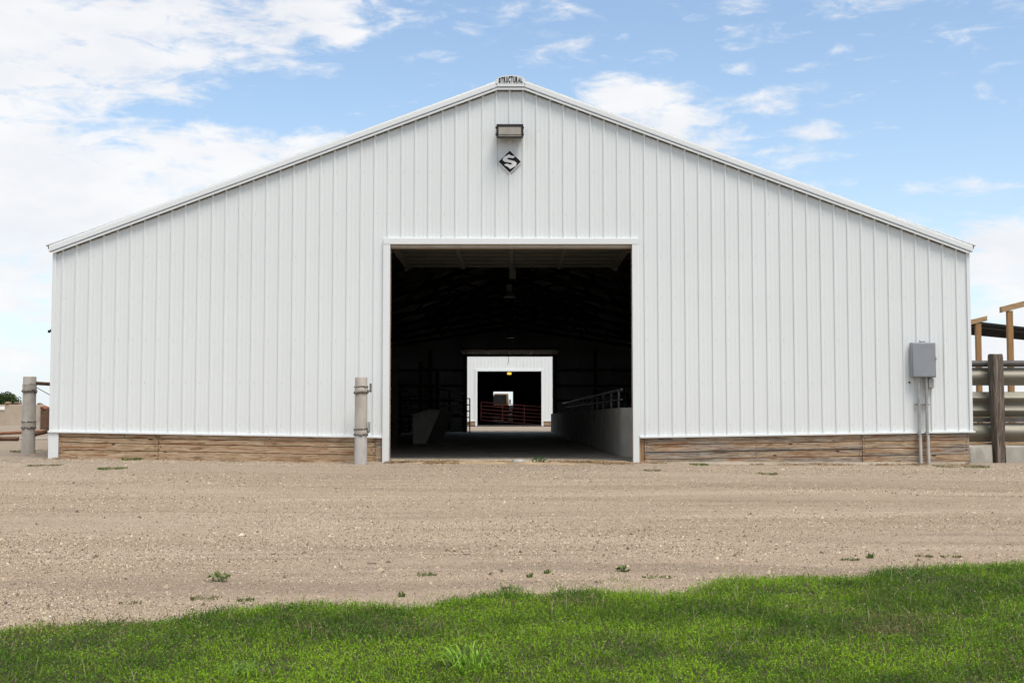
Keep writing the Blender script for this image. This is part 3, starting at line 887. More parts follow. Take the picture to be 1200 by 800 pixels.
# ------------------------------------------------------------------ things fixed to the front wall
lamp = thing('wall_lamp', (-0.016, -0.02, 5.42), 'dark bronze flood lamp with glass front high on the gable above the diamond sign', 'wall lamp')
MB().prism([(-0.02, 5.52), (-0.10, 5.48), (-0.225, 5.445), (-0.235, 5.47), (-0.20, 5.655), (-0.17, 5.672), (-0.02, 5.672)], 'x', -0.232, 0.200).build('housing', 'bronze', lamp, bevel=.008)
# the sloping glass: frame bars and lens on the front face
def front_y(z): return -0.235 + (z - 5.47) / (5.655 - 5.47) * 0.035
m = MB()
for z0, z1 in ((5.428, 5.457), (5.630, 5.672)):
    m.hexa([(-.24, front_y(z0) - .022, z0), (.208, front_y(z0) - .022, z0), (.208, front_y(z0) + .01, z0), (-.24, front_y(z0) + .01, z0), (-.24, front_y(z1) - .022, z1), (.208, front_y(z1) - .022, z1), (.208, front_y(z1) + .01, z1), (-.24, front_y(z1) + .01, z1)])
for x0, x1 in ((-.245, -.207), (.175, .213)):
    z0, z1 = 5.456, 5.639
    m.hexa([(x0, front_y(z0) - .022, z0), (x1, front_y(z0) - .022, z0), (x1, front_y(z0) + .01, z0), (x0, front_y(z0) + .01, z0), (x0, front_y(z1) - .022, z1), (x1, front_y(z1) - .022, z1), (x1, front_y(z1) + .01, z1), (x0, front_y(z1) + .01, z1)])
m.build('lens_frame', 'bronze', lamp)
z0, z1 = 5.457, 5.638
MB().hexa([(-.212, front_y(z0) - .014, z0), (.18, front_y(z0) - .014, z0), (.18, front_y(z0) - .001, z0), (-.212, front_y(z0) - .001, z0), (-.212, front_y(z1) - .014, z1), (.18, front_y(z1) - .014, z1), (.18, front_y(z1) - .001, z1), (-.212, front_y(z1) - .001, z1)]).build('lens', 'lens', lamp)
MB().box(-.205, .172, -.2535, -.2485, 5.482, 5.487).build('lens_seam', 'bronze', lamp)
for z in (5.50, 5.615):
    MB().box(-.258, -.241, -.22, -.17, z - .012, z + .012).build('hinge', 'bronze', lamp)
    MB().box(.209, .222, -.22, -.17, z - .010, z + .010).build('latch', 'bronze', lamp)

sg = thing('diamond_sign', (-0.018, -0.03, 5.07), 'black diamond sign with white border and stylised white letter S', 'sign')
cx, cz = -0.018, 5.071
def dia(r): return [(cx - r, cz), (cx, cz - r), (cx + r, cz), (cx, cz + r)]
MB().prism(dia(0.205), 'y', -0.032, -0.0245).build('border', 'sign_white', sg)
MB().prism(dia(0.189), 'y', -0.035, -0.0325).build('field', 'black', sg)
S = [(310, 468), (345, 490), (408, 497), (368, 529), (302, 519), (270, 537), (300, 550), (395, 574), (430, 605), (412, 645), (325, 692), (293, 664), (228, 627), (275, 610), (330, 629), (358, 612), (330, 597), (240, 582), (203, 556), (224, 512)]
S = [(cx + (a - 318) * .00108, cz - (b - 580) * .00112) for a, b in S]
MB().prism(S[::-1], 'y', -0.039, -0.0355).build('letter', 'sign_white', sg)

eb = thing('electrical_box', (6.9, -0.04, -0.05), 'grey metal electrical cabinet on the barn wall with two conduits to the ground', 'electrical box')
MB().box(6.700, 7.105, -0.145, -0.022, 1.415, 2.000).build('cabinet', 'grey_paint', eb, bevel=.012)
MB().box(6.715, 7.090, -0.158, -0.1455, 1.430, 1.985).build('door', 'grey_paint', eb, bevel=.006)
MB().box(6.86, 6.94, -0.12, -0.03, 2.0005, 2.028).build('top_hub', 'galv', eb, bevel=.006)
MB().box(7.0915, 7.106, -0.168, -0.1585, 1.70, 1.75).build('latch', 'galv', eb)
MB().box(6.99, 7.08, -0.10, -0.022, 1.24, 1.40).build('side_box', 'galv', eb, bevel=.01)
MB().tube((7.035, -.06, 1.4005), (7.035, -.06, 1.4145), .02, 10).build('side_nipple', 'galv', eb)
for x in (6.825, 6.955):
    c_ = MB().tube((x, -.085, 0.47), (x, -.085, 1.4145), .026, 14).build('conduit', 'galv', eb)
    MB().tube((x, -.085, 0.455), (x, -.085, 0.4695), .035, 14).build('coupling', 'galv', eb)
    MB().tube((x + .02, -.085, -0.08), (x + .012, -.085, 0.4545), .025, 14).build('lower_conduit', 'pipe_low', eb)
    MB().box(x - .06, x + .06, -.05, -.021, 0.95, 0.975).build('strap', 'galv', eb)
pg = thing('knockout_hole', (6.695, -0.012, 1.33), 'small black rubber grommet in the cladding left of the grey conduits', 'grommet')
MB().tube((6.695, -.001, 1.335), (6.695, -.018, 1.335), .016, 10).build('grommet_ring', 'black', pg)

wl = thing('camera_bracket', (-7.74, 0.12, 2.2), 'small black bracket sticking out of the left barn corner', 'bracket')
MB().prism([(-7.73, 2.19), (-7.81, 2.19), (-7.815, 2.215), (-7.775, 2.245), (-7.772, 2.30), (-7.73, 2.30)], 'y', 0.09, 0.16).build('arm', 'black', wl)
MB().box(-7.835, -7.8155, .10, .15, 2.178, 2.222).build('head', 'black', wl)

# ------------------------------------------------------------------ pipe posts
def ragged_band(c, r, z, n=26, jag=.02, w=.05, seed=1):
    m = MB(); q = random.Random(seed); prev = None
    for i_ in range(n):
        a0, a1 = 2 * math.pi * i_ / n, 2 * math.pi * (i_ + 1) / n
        zz = z + q.uniform(-jag, jag)
        m.tube((c[0] + r * math.cos(a0), c[1] + r * math.sin(a0), zz), (c[0] + r * math.cos(a1 + .1), c[1] + r * math.sin(a1 + .1), zz + q.uniform(-jag, jag)), w * q.uniform(.3, .5), 6)
    return m

zb = float(gz(-2.46, -.45))
pm = thing('pipe_post', (-2.461, -.45, zb), 'grey steel pipe post with chain hinges beside the left door jamb', 'post', 'steel gate posts')
c = (-2.461, -.45, 0)
MB().lathe([(.105, .455), (.103, 1.395), (.098, 1.407), (.088, 1.407), (.086, 1.38), (.02, 1.37)], c, 24).build('upper_pipe', 'pipe', pm)
MB().lathe([(.106, zb - .08), (.104, .454)], c, 24).build('lower_pipe', 'pipe_low', pm)
for k_, (z, s, ww) in enumerate(((1.155, 3, .04), (1.245, 5, .022), (.465, 4, .034), (.555, 8, .028))):
    ragged_band(c, .110, z, 14, .010, ww, s).build('chain', 'chain', pm)
MB().lathe([(.107, .47), (.109, .475), (.109, .545), (.107, .55)], c, 24).build('hinge_band', 'pipe', pm)
MB().lathe([(.107, 1.165), (.109, 1.17), (.109, 1.235), (.107, 1.24)], c, 24).build('hinge_band', 'pipe', pm)
MB().path([(-2.36, -.47, 1.185), (-2.30, -.48, 1.185)], .014).build('hinge_pin', 'chain', pm)
MB().tube((-2.302, -.48, 1.16), (-2.302, -.48, 1.305), .017, 10).build('hinge_pin', 'chain', pm)
MB().path([(-2.37, -.47, .50), (-2.315, -.48, .52)], .014).build('hinge_pin', 'chain', pm)
MB().box(-2.345, -2.305, -.50, -.46, .52, .68).build('hinge_bracket', 'galv', pm, bevel=.004)

zb = float(gz(-8.65, 1.5))
pl = thing('pipe_post', (-8.653, 1.5, zb), 'grey steel pipe post with broken gate arms standing off the left barn corner', 'post', 'steel gate posts')
c = (-8.653, 1.5, 0)
MB().lathe([(.118, zb - .08), (.114, 1.465), (.108, 1.478), (.098, 1.478), (.095, 1.45), (.02, 1.44)], c, 24).build('pipe', 'pipe', pl)
for z, s, ww in ((1.33, 3, .016), (1.215, 15, .05), (.665, 6, .03), (.56, 9, .042)):
    ragged_band(c, .118, z, 13, .016, ww, s).build('chain', 'chain', pl)
MB().lathe([(.116, 1.23), (.121, 1.235), (.121, 1.34), (.116, 1.345)], c, 24).build('hinge_band', 'pipe', pl)
MB().lathe([(.118, .565), (.123, .57), (.123, .66), (.118, .665)], c, 24).build('hinge_band', 'pipe', pl)
MB().tube((-8.55, 1.5, 1.36), (-8.02, 2.3, 1.33), .033, 12).build('gate_arm', 'rust', pl)
MB().tube((-8.55, 1.5, .44), (-8.06, 2.1, .60), .036, 12).build('gate_arm', 'rust', pl)
MB().tube((-8.56, 1.5, 1.30), (-8.10, 2.2, .92), .007, 6).build('brace_wire', 'chain', pl)
# lump of concrete at its foot
q = random.Random(4)
m = MB(); prof = []
vs = []; n = 22
for ring, (rr, zz) in enumerate(((.40, -.04), (.34, .0), (.22, .016), (.10, .02))):
    for i_ in range(n):
        a = 2 * math.pi * i_ / n
        k_ = 1 + .18 * math.sin(3 * a + 1) + q.uniform(-.06, .06)
        vs.append((-8.6 + rr * k_ * 1.15 * math.cos(a), 1.5 + rr * k_ * .7 * math.sin(a), zb + zz + q.uniform(-.008, .008)))
fs = [(r_ * n + i_, r_ * n + (i_ + 1) % n, (r_ + 1) * n + (i_ + 1) % n, (r_ + 1) * n + i_) for r_ in range(3) for i_ in range(n)] + [tuple(range(3 * n, 4 * n))]
m.add(vs, fs).build('footing', 'stone', pl)

# ------------------------------------------------------------------ guard-rail fence at the right
fy = 0.9
def wbeam(name, z0, z1, waves, y, mat, parent, x0=7.86, x1=17.0):
    prof = []
    N = waves * 10
    for i_ in range(N + 1):
        t = i_ / N
        prof.append((y - 0.042 * math.sin(2 * math.pi * waves * t - math.pi / 2), z0 + (z1 - z0) * t))
    vs, fs = [], []
    for off in (0, .006):
        for yy, zz in prof:
            vs += [(x0, yy + off, zz), (x1, yy + off, zz)]
    n_ = N + 1
    for i_ in range(N):
        a = 2 * i_
        fs.append((a, a + 1, a + 3, a + 2))
        b = 2 * n_ + a
        fs.append((b, b + 2, b + 3, b + 1))
    fs.append((0, 2 * n_, 2 * n_ + 1, 1)); e = 2 * N
    fs.append((e, e + 1, 2 * n_ + e + 1, 2 * n_ + e))
    return MB().add(vs, fs).build(name, mat, parent)
fe = thing('guardrail_fence', (8.43, fy, -0.03), 'cattle fence of corrugated guard rails on a dark timber post at the right barn corner', 'fence')
MB().tube((7.86, fy + .02, 1.685), (17, fy + .02, 1.70), .058, 14).build('top_pipe', 'dark_rail', fe)
wbeam('guard_rail', 1.305, 1.620, 1, fy, 'guardrail', fe)
wbeam('guard_rail', 0.755, 1.195, 2, fy, 'guardrail', fe)
wbeam('guard_rail', 0.318, 0.655, 1, fy, 'guardrail', fe)
MB().box(7.86, 17, fy + .0, fy + .03, .665, .745).build('rail_spacer', 'dark_rail', fe)
MB().box(7.9, 17, fy - .06, fy + .05, .272, .312).build('sill_plank', 'brown_beam', fe, bevel=.004)
vs = []
q = random.Random(12)
lev = [(-.08, .085), (.25, .09), (.6, .10), (1.1, .105), (1.55, .108), (1.80, .108), (1.845, .100)]
n = 16
for z, r in lev:
    for i_ in range(n):
        a = 2 * math.pi * i_ / n + .2
        sq = 1.0 / max(abs(math.cos(a - .2)), abs(math.sin(a - .2))) ** .55
        rr = r * sq * (1 + q.uniform(-.035, .035))
        vs.append((8.443 - .012 * z + rr * math.cos(a), fy - .19 + rr * math.sin(a), z + q.uniform(-.012, .012) * (z > 1.7)))
fs = [(r_ * n + i_, r_ * n + (i_ + 1) % n, (r_ + 1) * n + (i_ + 1) % n, (r_ + 1) * n + i_) for r_ in range(len(lev) - 1) for i_ in range(n)] + [tuple(range((len(lev) - 1) * n, len(lev) * n))]
MB().add(vs, fs).build('post', 'dark_post', fe)
def rough_block(x0, x1, y0, y1, z0, z1, seed, nx_=8):
    q = random.Random(seed)
    m = MB()
    vs, fs = [], []
    xs_ = np.linspace(x0, x1, nx_)
    for x in xs_:
        j = lambda s=.008: q.uniform(-s, s)
        vs += [(x + j(), y0 + j(), z0), (x + j(), y0 + .02 + j(), z1 - .03 + j()), (x + j(), y0 + .05 + j(), z1 + j()), (x + j(), y1, z1 + j()), (x + j(), y1, z0)]
    for a in range(nx_ - 1):
        for b in range(5):
            c_ = (b + 1) % 5
            fs.append((a * 5 + b, (a + 1) * 5 + b, (a + 1) * 5 + c_, a * 5 + c_))
    fs.append((0, 1, 2, 3, 4)); e = (nx_ - 1) * 5
    fs.append((e + 4, e + 3, e + 2, e + 1, e))
    return m.add(vs, fs)
tag(rough_block(7.93, 8.315, fy - .25, fy + .06, -.06, .262, 3, 5).build('concrete_block', 'concrete_pale', bevel=.01), 'short chipped concrete block between barn corner and dark timber post', 'concrete block', 'concrete blocks under the fence')
tag(rough_block(8.56, 17.0, fy - .22, fy + .06, -.06, .262, 5, 30).build('concrete_block', 'concrete_pale'), 'long concrete block under the guard rails right of the dark post', 'concrete block', 'concrete blocks under the fence')

# ------------------------------------------------------------------ open shed behind the fence
sh = thing('open_shed', (13.4, 15, 0), 'half-built shed of brown timber posts with a flat black roof behind the guard rails', 'shed')
MB().box(13.31, 13.45, 14.95, 15.09, -.1, 3.415).build('post', 'brown_post', sh, bevel=.004)
MB().box(12.655, 12.79, 10.95, 11.08, -.1, 3.445).build('post', 'brown_post', sh, bevel=.004)
MB().box(18.4, 18.54, 21.5, 21.64, -.1, 3.45).build('post', 'brown_post', sh, bevel=.004)
m = MB(); slope_bar(m, 12.50, 16.0, 3.40, 4.28, .15, 10.93, 11.10); m.build('rafter', 'brown_beam', sh, bevel=.004)
m = MB(); slope_bar(m, 13.15, 13.62, 3.375, 3.49, .14, 14.93, 15.11); m.build('rafter', 'brown_beam', sh, bevel=.004)
A, B, C_, D_ = (13.25, 15.3), (21.0, 23.0), (23.2, 28.5), (15.2, 20.7)
m = MB(); m.hexa([(*A, 3.47), (*B, 3.47), (*C_, 3.50), (*D_, 3.50), (*A, 3.52), (*B, 3.52), (*C_, 3.55), (*D_, 3.55)]); m.build('roof_sheet', 'black_sheet', sh)
for t in np.linspace(0.04, .96, 9):
    a = (A[0] + (D_[0] - A[0]) * t, A[1] + (D_[1] - A[1]) * t); b = (B[0] + (C_[0] - B[0]) * t, B[1] + (C_[1] - B[1]) * t)
    MB().tube((*a, 3.455), (*b, 3.455), .022, 6).build('roof_batten', 'dark_rail' if int(t * 10) in (5, 2) else 'black_sheet', sh)
MB().box(13.33, 13.43, 14.90, 14.948, 1.17, 1.33).build('block', 'brown_post', sh)

# ------------------------------------------------------------------ inside the barn
def seg_wall(label, pts, top, th, name='concrete_bunk_wall', rnd_end=False):
    pass
bw = thing('bunk_wall', (2.1, 2.3, 0), 'waist-high concrete bunk wall with rounded end inside the doorway on the right', 'concrete wall')
yA, yB, xA, xB = 2.35, 37.0, 2.06, 1.80
cuts = [yA, 26.0, 30.5, yB]
for a, b in zip(cuts[:-1], cuts[1:]):
    a2, b2 = a + (0.0 if a == yA else .05), b - .05
    xa = xA + (xB - xA) * (a2 - yA) / (yB - yA); xb = xA + (xB - xA) * (b2 - yA) / (yB - yA)
    zt = lambda y: .93 - .06 * (y - yA) / (yB - yA)
    if a == yA:
        poly = [(xa + .60, a2 - .05)] + [(xa + .45 - .45 * math.sin(t), a2 + .42 - .45 * math.cos(t)) for t in np.linspace(0, math.pi / 2, 9)] + [(xb, b2), (xb + .6, b2)]
    else:
        poly = [(xa, a2), (xb, b2), (xb + .6, b2), (xa + .6, a2)]
    vs = [(x, y, 0.0) for x, y in poly] + [(x, y, zt(y)) for x, y in poly]
    n = len(poly)
    fs = [tuple(range(n)), tuple(range(2 * n - 1, n - 1, -1))] + [((i_ + 1) % n, i_, n + i_, n + (i_ + 1) % n) for i_ in range(n)]
    MB().add(vs, fs).build('wall_section', 'concrete', bw, bevel=.015)
ra = thing('pipe_railing', (2.2, 8, .9), 'steel pipe railing along the top of the right concrete bunk wall', 'railing')
def bx(y): return xA + (xB - xA) * (y - yA) / (yB - yA) + .16
MB().tube((bx(4.0), 4.0, 1.30), (bx(28.5), 28.5, 1.26), .024, 10).build('top_rail', 'galv', ra)
MB().tube((bx(4.0), 4.0, 1.10), (bx(26.0), 26.0, 1.09), .02, 10).build('mid_rail', 'galv', ra)
MB().path([(bx(5), 5, 1.20), (bx(8), 8, 1.14), (bx(11), 11, 1.22), (bx(15), 15, 1.13), (bx(19), 19, 1.2)], .016, 8).build('hose', 'black', ra)
for y in (4.6, 6.4, 8.6, 10.6, 12.3, 14.4, 16.3, 18.6, 20.7, 23, 24.8, 26.6):
    zt_ = .93 - .06 * (y - yA) / (yB - yA)
    MB().tube((bx(y), y, zt_), (bx(y), y, 1.285), .026, 10).build('rail_post', 'galv', ra)
wedge = thing('feed_bunk', (-2.4, 13.7, 0), 'slant-sided concrete feed bunk left of the aisle in the dark barn', 'feed bunk')
MB().prism([(-2.72, .004), (-2.34, .004), (-2.16, .42), (-1.95, .93), (-2.25, .93), (-2.72, .76)], 'y', 13.7, 22.0).build('bunk_body', 'concrete', wedge, bevel=.02)
MB().prism([(-2.74, .76), (-2.25, .935), (-2.25, .97), (-2.74, .80)], 'y', 13.75, 22.0).build('bunk_lip', 'concrete', wedge)

def gate(name, label, p0, p1, zs0, zs1, r, stiles, mat, group=None, thick=1.25):
    """rails between p0 and p1 (x,y); zs = rail heights at each end"""
    zmin = min(min(zs0), min(zs1))
    g = thing(name, (p0[0], p0[1], zmin - .05), label, 'gate', group)
    for a, b in zip(zs0, zs1):
        MB().tube((*p0, a), (*p1, b), r, 8).build('rail', mat, g)
    for t in stiles:
        x, y = p0[0] + (p1[0] - p0[0]) * t, p0[1] + (p1[1] - p0[1]) * t
        za = zs0[0] + (zs1[0] - zs0[0]) * t; zb_ = zs0[-1] + (zs1[-1] - zs0[-1]) * t
        MB().tube((x, y - r * .5, za), (x, y - r * .5, zb_), r * thick, 8).build('upright', mat, g)
    return g
gate('cattle_gate', 'red pipe gate sagging to the right across the distant barn doorway', (-2.04, 62.4), (2.3, 62.6), [.50 + .236 * k_ for k_ in range(6)], [.15 + .236 * k_ for k_ in range(6)], .026, (0.004, .33, .66, .995), 'gate_red')
gate('cattle_gate', 'dark pipe gate swung open beside the far left of the barn aisle', (-2.62, 20.5), (-2.05, 33.0), [.25 + .29 * k_ for k_ in range(6)], [.25 + .29 * k_ for k_ in range(6)], .026, (0.004, .5, .995), 'gate_dark')
g = thing('slant_bar_feeder', (-1.95, 36.5, .30), 'narrow dark ladder-like panel end silhouetted against the distant white barn', 'feeder')
for x in (-2.10, -1.90):
    MB().tube((x, 36.6, .004), (x, 36.6, 1.56), .028, 8).build('upright', 'gate_dark', g)
for k_ in range(5):
    z = .42 + k_ * .285
    MB().tube((-2.10, 36.6, z), (-1.90, 36.6, z), .024, 8).build('rung', 'gate_dark', g)
    MB().tube((-2.10, 36.6, z), (-2.40, 36.2, z - .26), .02, 8).build('slant_bar', 'gate_dark', g)
gate('cattle_gate', 'dim pipe gate against the left wall behind the concrete feed bunk', (-4.6, 9.5), (-2.9, 12.0), [.3 + .26 * k_ for k_ in range(6)], [.3 + .26 * k_ for k_ in range(6)], .026, (0.004, .5, .995), 'gate_dark')

for x0, y0, x1, y1, lab in ((-6.8, 8.5, -4.7, 9.3, 'dim pen gate near the left barn wall, nearest the doorway'), (-6.9, 16.0, -3.0, 16.4, 'dim cross gate of the pens behind the feed bunk'), (-6.9, 27.0, -2.8, 27.3, 'dim cross gate of the far left pens in the barn')):
    gate('cattle_gate', lab, (x0, y0), (x1, y1), [.3 + .24 * k_ for k_ in range(6)], [.3 + .24 * k_ for k_ in range(6)], .026, (0.004, .33, .66, .995), 'gate_mid')
for y in (10.0, 19.0, 28.0):
    tag(MB().box(-2.95, -2.80, y, y + .15, .004, 2.5).build('pen_post', 'interior_wood', bevel=.006), {10.0: 'nearest dark timber pen post left of the barn aisle', 19.0: 'middle dark timber pen post left of the barn aisle', 28.0: 'farthest dark timber pen post left of the barn aisle'}[y], 'post', 'pen posts along the aisle')
for x0, y0, x1, y1, lab in ((3.0, 12.0, 7.0, 12.2, 'dim pen gate behind the right bunk wall, nearest the doorway'), (2.9, 22.0, 7.0, 22.3, 'dim pen gate behind the right bunk wall, farther back')):
    gate('cattle_gate', lab, (x0, y0), (x1, y1), [.3 + .24 * k_ for k_ in range(6)], [.3 + .24 * k_ for k_ in range(6)], .026, (0.004, .33, .66, .995), 'gate_mid')
pb = thing('pen_fence', (3.4, 9.0, .0), 'dark board pen panel standing behind the right bunk wall', 'fence')
for q in range(5):
    MB().box(2.85, 3.9, 9.0, 9.04, .5 + q * .24, .70 + q * .24).build('board', 'interior_wood', pb)
for x in (2.9, 3.85):
    MB().box(x - .06, x + .06, 9.041, 9.14, .004, 1.75).build('upright', 'interior_wood', pb)
def bay_lamp(y, z, ztop, label):
    l = thing('bay_lamp', (-.05, y, z), label, 'lamp', 'unlit bay lamps')
    MB().lathe([(.17, 0), (.16, .05), (.11, .14), (.07, .17)], (-.05, y, z), 16).build('shade', 'galv', l)
    MB().box(-.13, .03, y - .08, y + .08, z + .1705, z + .36).build('ballast', 'galv', l, bevel=.01)
    MB().tube((-.05, y, z + .36), (-.05, y, ztop), .008, 6).build('chain', 'chain', l)
bay_lamp(13.8, 4.05, 6.3, 'nearer unlit bay lamp hanging in the dark barn roof')
bay_lamp(31.0, 3.98, 6.3, 'farther unlit bay lamp hanging in the dark barn roof')
ch = thing('pull_chain', (-.15, LEN - .5, 3.0), 'thin pull chain dangling in the top of the far doorway', 'chain')
MB().path([(-.16, LEN - .5, 3.62), (-.15, LEN - .5, 3.35), (-.19, LEN - .5, 3.18)], .012, 6).build('chain_length', 'chain', ch)
lt = thing('hanging_lamp', (-.19, 78.0, 3.95), 'small glowing yellow lamp in the dark distant barn', 'lamp')
MB().box(-.35, -.03, 77.9, 78.1, 3.98, 4.16).build('glowing_lens', 'lamp_lit', lt, bevel=.03)
MB().box(-.37, -.01, 77.88, 78.12, 4.162, 4.26).build('housing', 'bronze', lt)
MB().tube((-.19, 78, 4.26), (-.19, 78, 6.4), .01, 6).build('stem', 'chain', lt)

# truck beyond the distant barn
ty = 102.0
tk = thing('farm_truck', (-1.25, ty, .1), 'tan farm truck with dark windscreen seen through the distant barn', 'truck')
MB().prism([(-2.35, .75), (-.30, .75), (-.30, 2.25), (-.34, 2.93), (-1.66, 2.93), (-1.95, 2.55), (-2.2, 2.25)], 'y', ty, ty + 1.9).build('cab', 'truck_tan', tk, bevel=.06, segs=3)
MB().prism([(-2.1, 1.85), (-.50, 1.85), (-.53, 2.80), (-1.62, 2.80), (-1.86, 2.50)], 'y', ty - .03, ty - .001).build('windscreen', 'truck_glass', tk)
MB().box(-2.15, -.6, ty - 1.1, ty - .04, .75, 1.75).build('hood', 'truck_tan', tk, bevel=.08, segs=3)
MB().box(-1.95, -.8, ty - 1.13, ty - 1.101, .9, 1.5).build('grille', 'black', tk)
for x in (-2.02, -.73):
    MB().tube((x, ty - 1.101, 1.62), (x, ty - 1.13, 1.62), .1, 12).build('headlight', 'sign_white', tk)
MB().box(-2.3, -.45, ty - 1.35, ty - 1.14, .55, .8).build('bumper', 'galv', tk, bevel=.02)
MB().box(-2.4, -.4, ty + 2.0, ty + 5.5, .95, 2.6).build('cargo_box', 'truck_tan', tk, bevel=.03)
MB().box(-.24, -.10, ty - .1, ty + .0, 1.95, 2.35).build('mirror', 'black', tk, bevel=.02)
MB().tube((-.30, ty - .05, 2.1), (-.24, ty - .05, 2.1), .015, 6).build('mirror_arm', 'black', tk)
for x0, x1 in ((-2.35, -2.1), (-.66, -.41)):
    for yy in (ty - .4, ty + 4.3):
        w = MB().tube((x0, yy, .68), (x1, yy, .68), .44, 20).build('wheel', 'rubber', tk)
        MB().tube((x0 - .004 if x0 < -1 else x1 - .02, yy, .68), (x0 + .02 if x0 < -1 else x1 + .004, yy, .68), .22, 14).build('rim', 'galv', w)

# ------------------------------------------------------------------ far left: silo wall, scrap pipes, tree
wy = 38.6
sw = thing('bunker_wall', (-26, wy, .3), 'low tan concrete bunker wall far behind the left pipe post', 'concrete wall')
for k_ in range(5):
    x1 = -22.05 - k_ * 3.05
    MB().box(x1 - 3.0, x1, wy, wy + .25, .2, 1.30 - .01 * k_).build('wall_slab', 'tan_concrete', sw, bevel=.02)
def lumpy(name, mat, c, r, seed, parent=None, sq=(1, 1, 1), nu=14, nv=8, jag=.2):
    q = random.Random(seed); vs = []; fs = []
    ph = [q.uniform(0, 6.28) for _ in range(6)]
    for j in range(nv + 1):
        t = math.pi * j / nv
        for i_ in range(nu):
            a = 2 * math.pi * i_ / nu
            k_ = 1 + jag * (.5 * math.sin(2 * a + ph[0] + 2 * t) + .3 * math.sin(3 * a + ph[1] - 3 * t) + .3 * math.sin(5 * t + ph[2] + a)) + q.uniform(-.04, .04)
            vs.append((c[0] + r * k_ * sq[0] * math.sin(t) * math.cos(a), c[1] + r * k_ * sq[1] * math.sin(t) * math.sin(a), c[2] + r * k_ * sq[2] * math.cos(t)))
    for j in range(nv):
        for i_ in range(nu):
            i2 = (i_ + 1) % nu
            fs.append((j * nu + i_, (j + 1) * nu + i_, (j + 1) * nu + i2, j * nu + i2))
    return MB().add(vs, fs).build(name, mat, parent)
for x, r, lab in ((-23.75, .15, 'leftmost brown clod on top of the far tan bunker wall'), (-23.30, .14, 'second brown clod along the top of the far bunker wall'), (-22.85, .08, 'small dark clod on the far bunker wall near the pipe post'), (-22.25, .10, 'brown clod at the right end of the far bunker wall')):
    tag(lumpy('earth_clod', 'tire_brown', (x, wy + .12, 1.29 + r * .35), r, int(-x * 7), None, (1.3, 1, .62)), lab, 'clod', 'clods along the bunker wall')
tag(MB().box(-24.6, -23.85, wy - .03, wy - .004, 1.05, 1.22).build('white_board', 'sign_white'), 'small white board on the far tan bunker wall at the left edge', 'board')
rp = thing('rusty_post', (-16.7, 23.6, .2), 'rust-brown steel column between the pipe post and the left barn corner', 'post')
MB().box(-16.58, -16.35, 23.5, 23.75, .1, 1.05).build('column', 'rust', rp, bevel=.01)
MB().box(-16.65, -16.585, 23.5, 23.75, .1, 1.03).build('flange', 'concrete_pale', rp)
lumpy('cap', 'rust_orange', (-16.47, 23.6, 1.05), .15, 5, rp, (1, 1, .5))
for n_, (p0, p1, r, mt, lab) in enumerate((((-12.6, 6.0, .27), (-10.57, 6.0, .285), .045, 'rust', 'thick dark rusty pipe lying on the dirt left of the pipe post'),
                        ((-12.4, 6.6, .33), (-8.9, 6.3, .50), .035, 'rust_orange', 'orange rusty pipe leaning up towards the left barn corner'),
                        ((-13.0, 7.2, .24), (-9.6, 7.2, .26), .04, 'concrete_pale', 'pale pipe on the dirt behind the rusty pipes'))):
    tag(MB().tube(p0, p1, r, 12).build('scrap_pipe', mt), lab, 'pipe', 'scrap pipes on the dirt')

def leaf_cloud(name, parent, clumps, n, size, seed, base=(0.055, 0.085, 0.028)):
    r = np.random.default_rng(seed)
    cs = np.array([c_[:3] for c_ in clumps]); rs = np.array([c_[3] for c_ in clumps])
    w = rs ** 2 / (rs ** 2).sum()
    idx = r.choice(len(clumps), n, p=w)
    d = r.normal(size=(n, 3)); d /= np.linalg.norm(d, axis=1, keepdims=True)
    rad = rs[idx] * (0.45 + 0.62 * r.random(n) ** .6)
    p = cs[idx] + d * rad[:, None] * np.array([1, 1, .85])
    t1 = r.normal(size=(n, 3)); t1 /= np.linalg.norm(t1, axis=1, keepdims=True)
    t2 = np.cross(t1, r.normal(size=(n, 3))); t2 /= np.linalg.norm(t2, axis=1, keepdims=True)
    s = size * (0.6 + .8 * r.random(n))[:, None]
    v = np.stack([p - t1 * s, p + t2 * s * .55, p + t1 * s, p - t2 * s * .55], 1).reshape(-1, 3)
    f = np.arange(4 * n)
    cc = np.array(base)[None] * (0.6 + 0.9 * r.random(n))[:, None]
    cc[:, 0] *= (0.8 + .6 * r.random(n))
    o = numpy_mesh(name, v - np.array(ORG[parent.name])[None], f, np.full(n, 4), 'grass', 'tint', np.repeat(cc, 4, 0), parent)
    return o
def tree(loc, h, spread_, label, seed):
    q = random.Random(seed)
    t = thing('tree', loc, label, 'tree', 'trees on the skyline')
    x, y, z = loc
    m = MB(); m.tube((x, y, z - .1), (x + .1, y, z + h * .45), h * .05, 10, h * .03)
    cl = []
    for k_ in range(9):
        a = q.uniform(0, 6.28); rr = spread_ * q.uniform(.25, .8)
        e = (x + rr * math.cos(a), y + rr * math.sin(a), z + h * q.uniform(.45, .85))
        m.tube((x + .05, y, z + h * q.uniform(.25, .45)), e, h * .02, 6, h * .006)
        cl.append((*e, spread_ * q.uniform(.32, .5)))
    cl.append((x, y, z + h * .75, spread_ * .5))
    m.build('trunk', 'bark', t)
    leaf_cloud('crown', t, cl, 5200, .16, seed)
tree((-84.2, 186, .2), 3.9, 3.6, 'round green tree on the skyline at the left edge', 3)

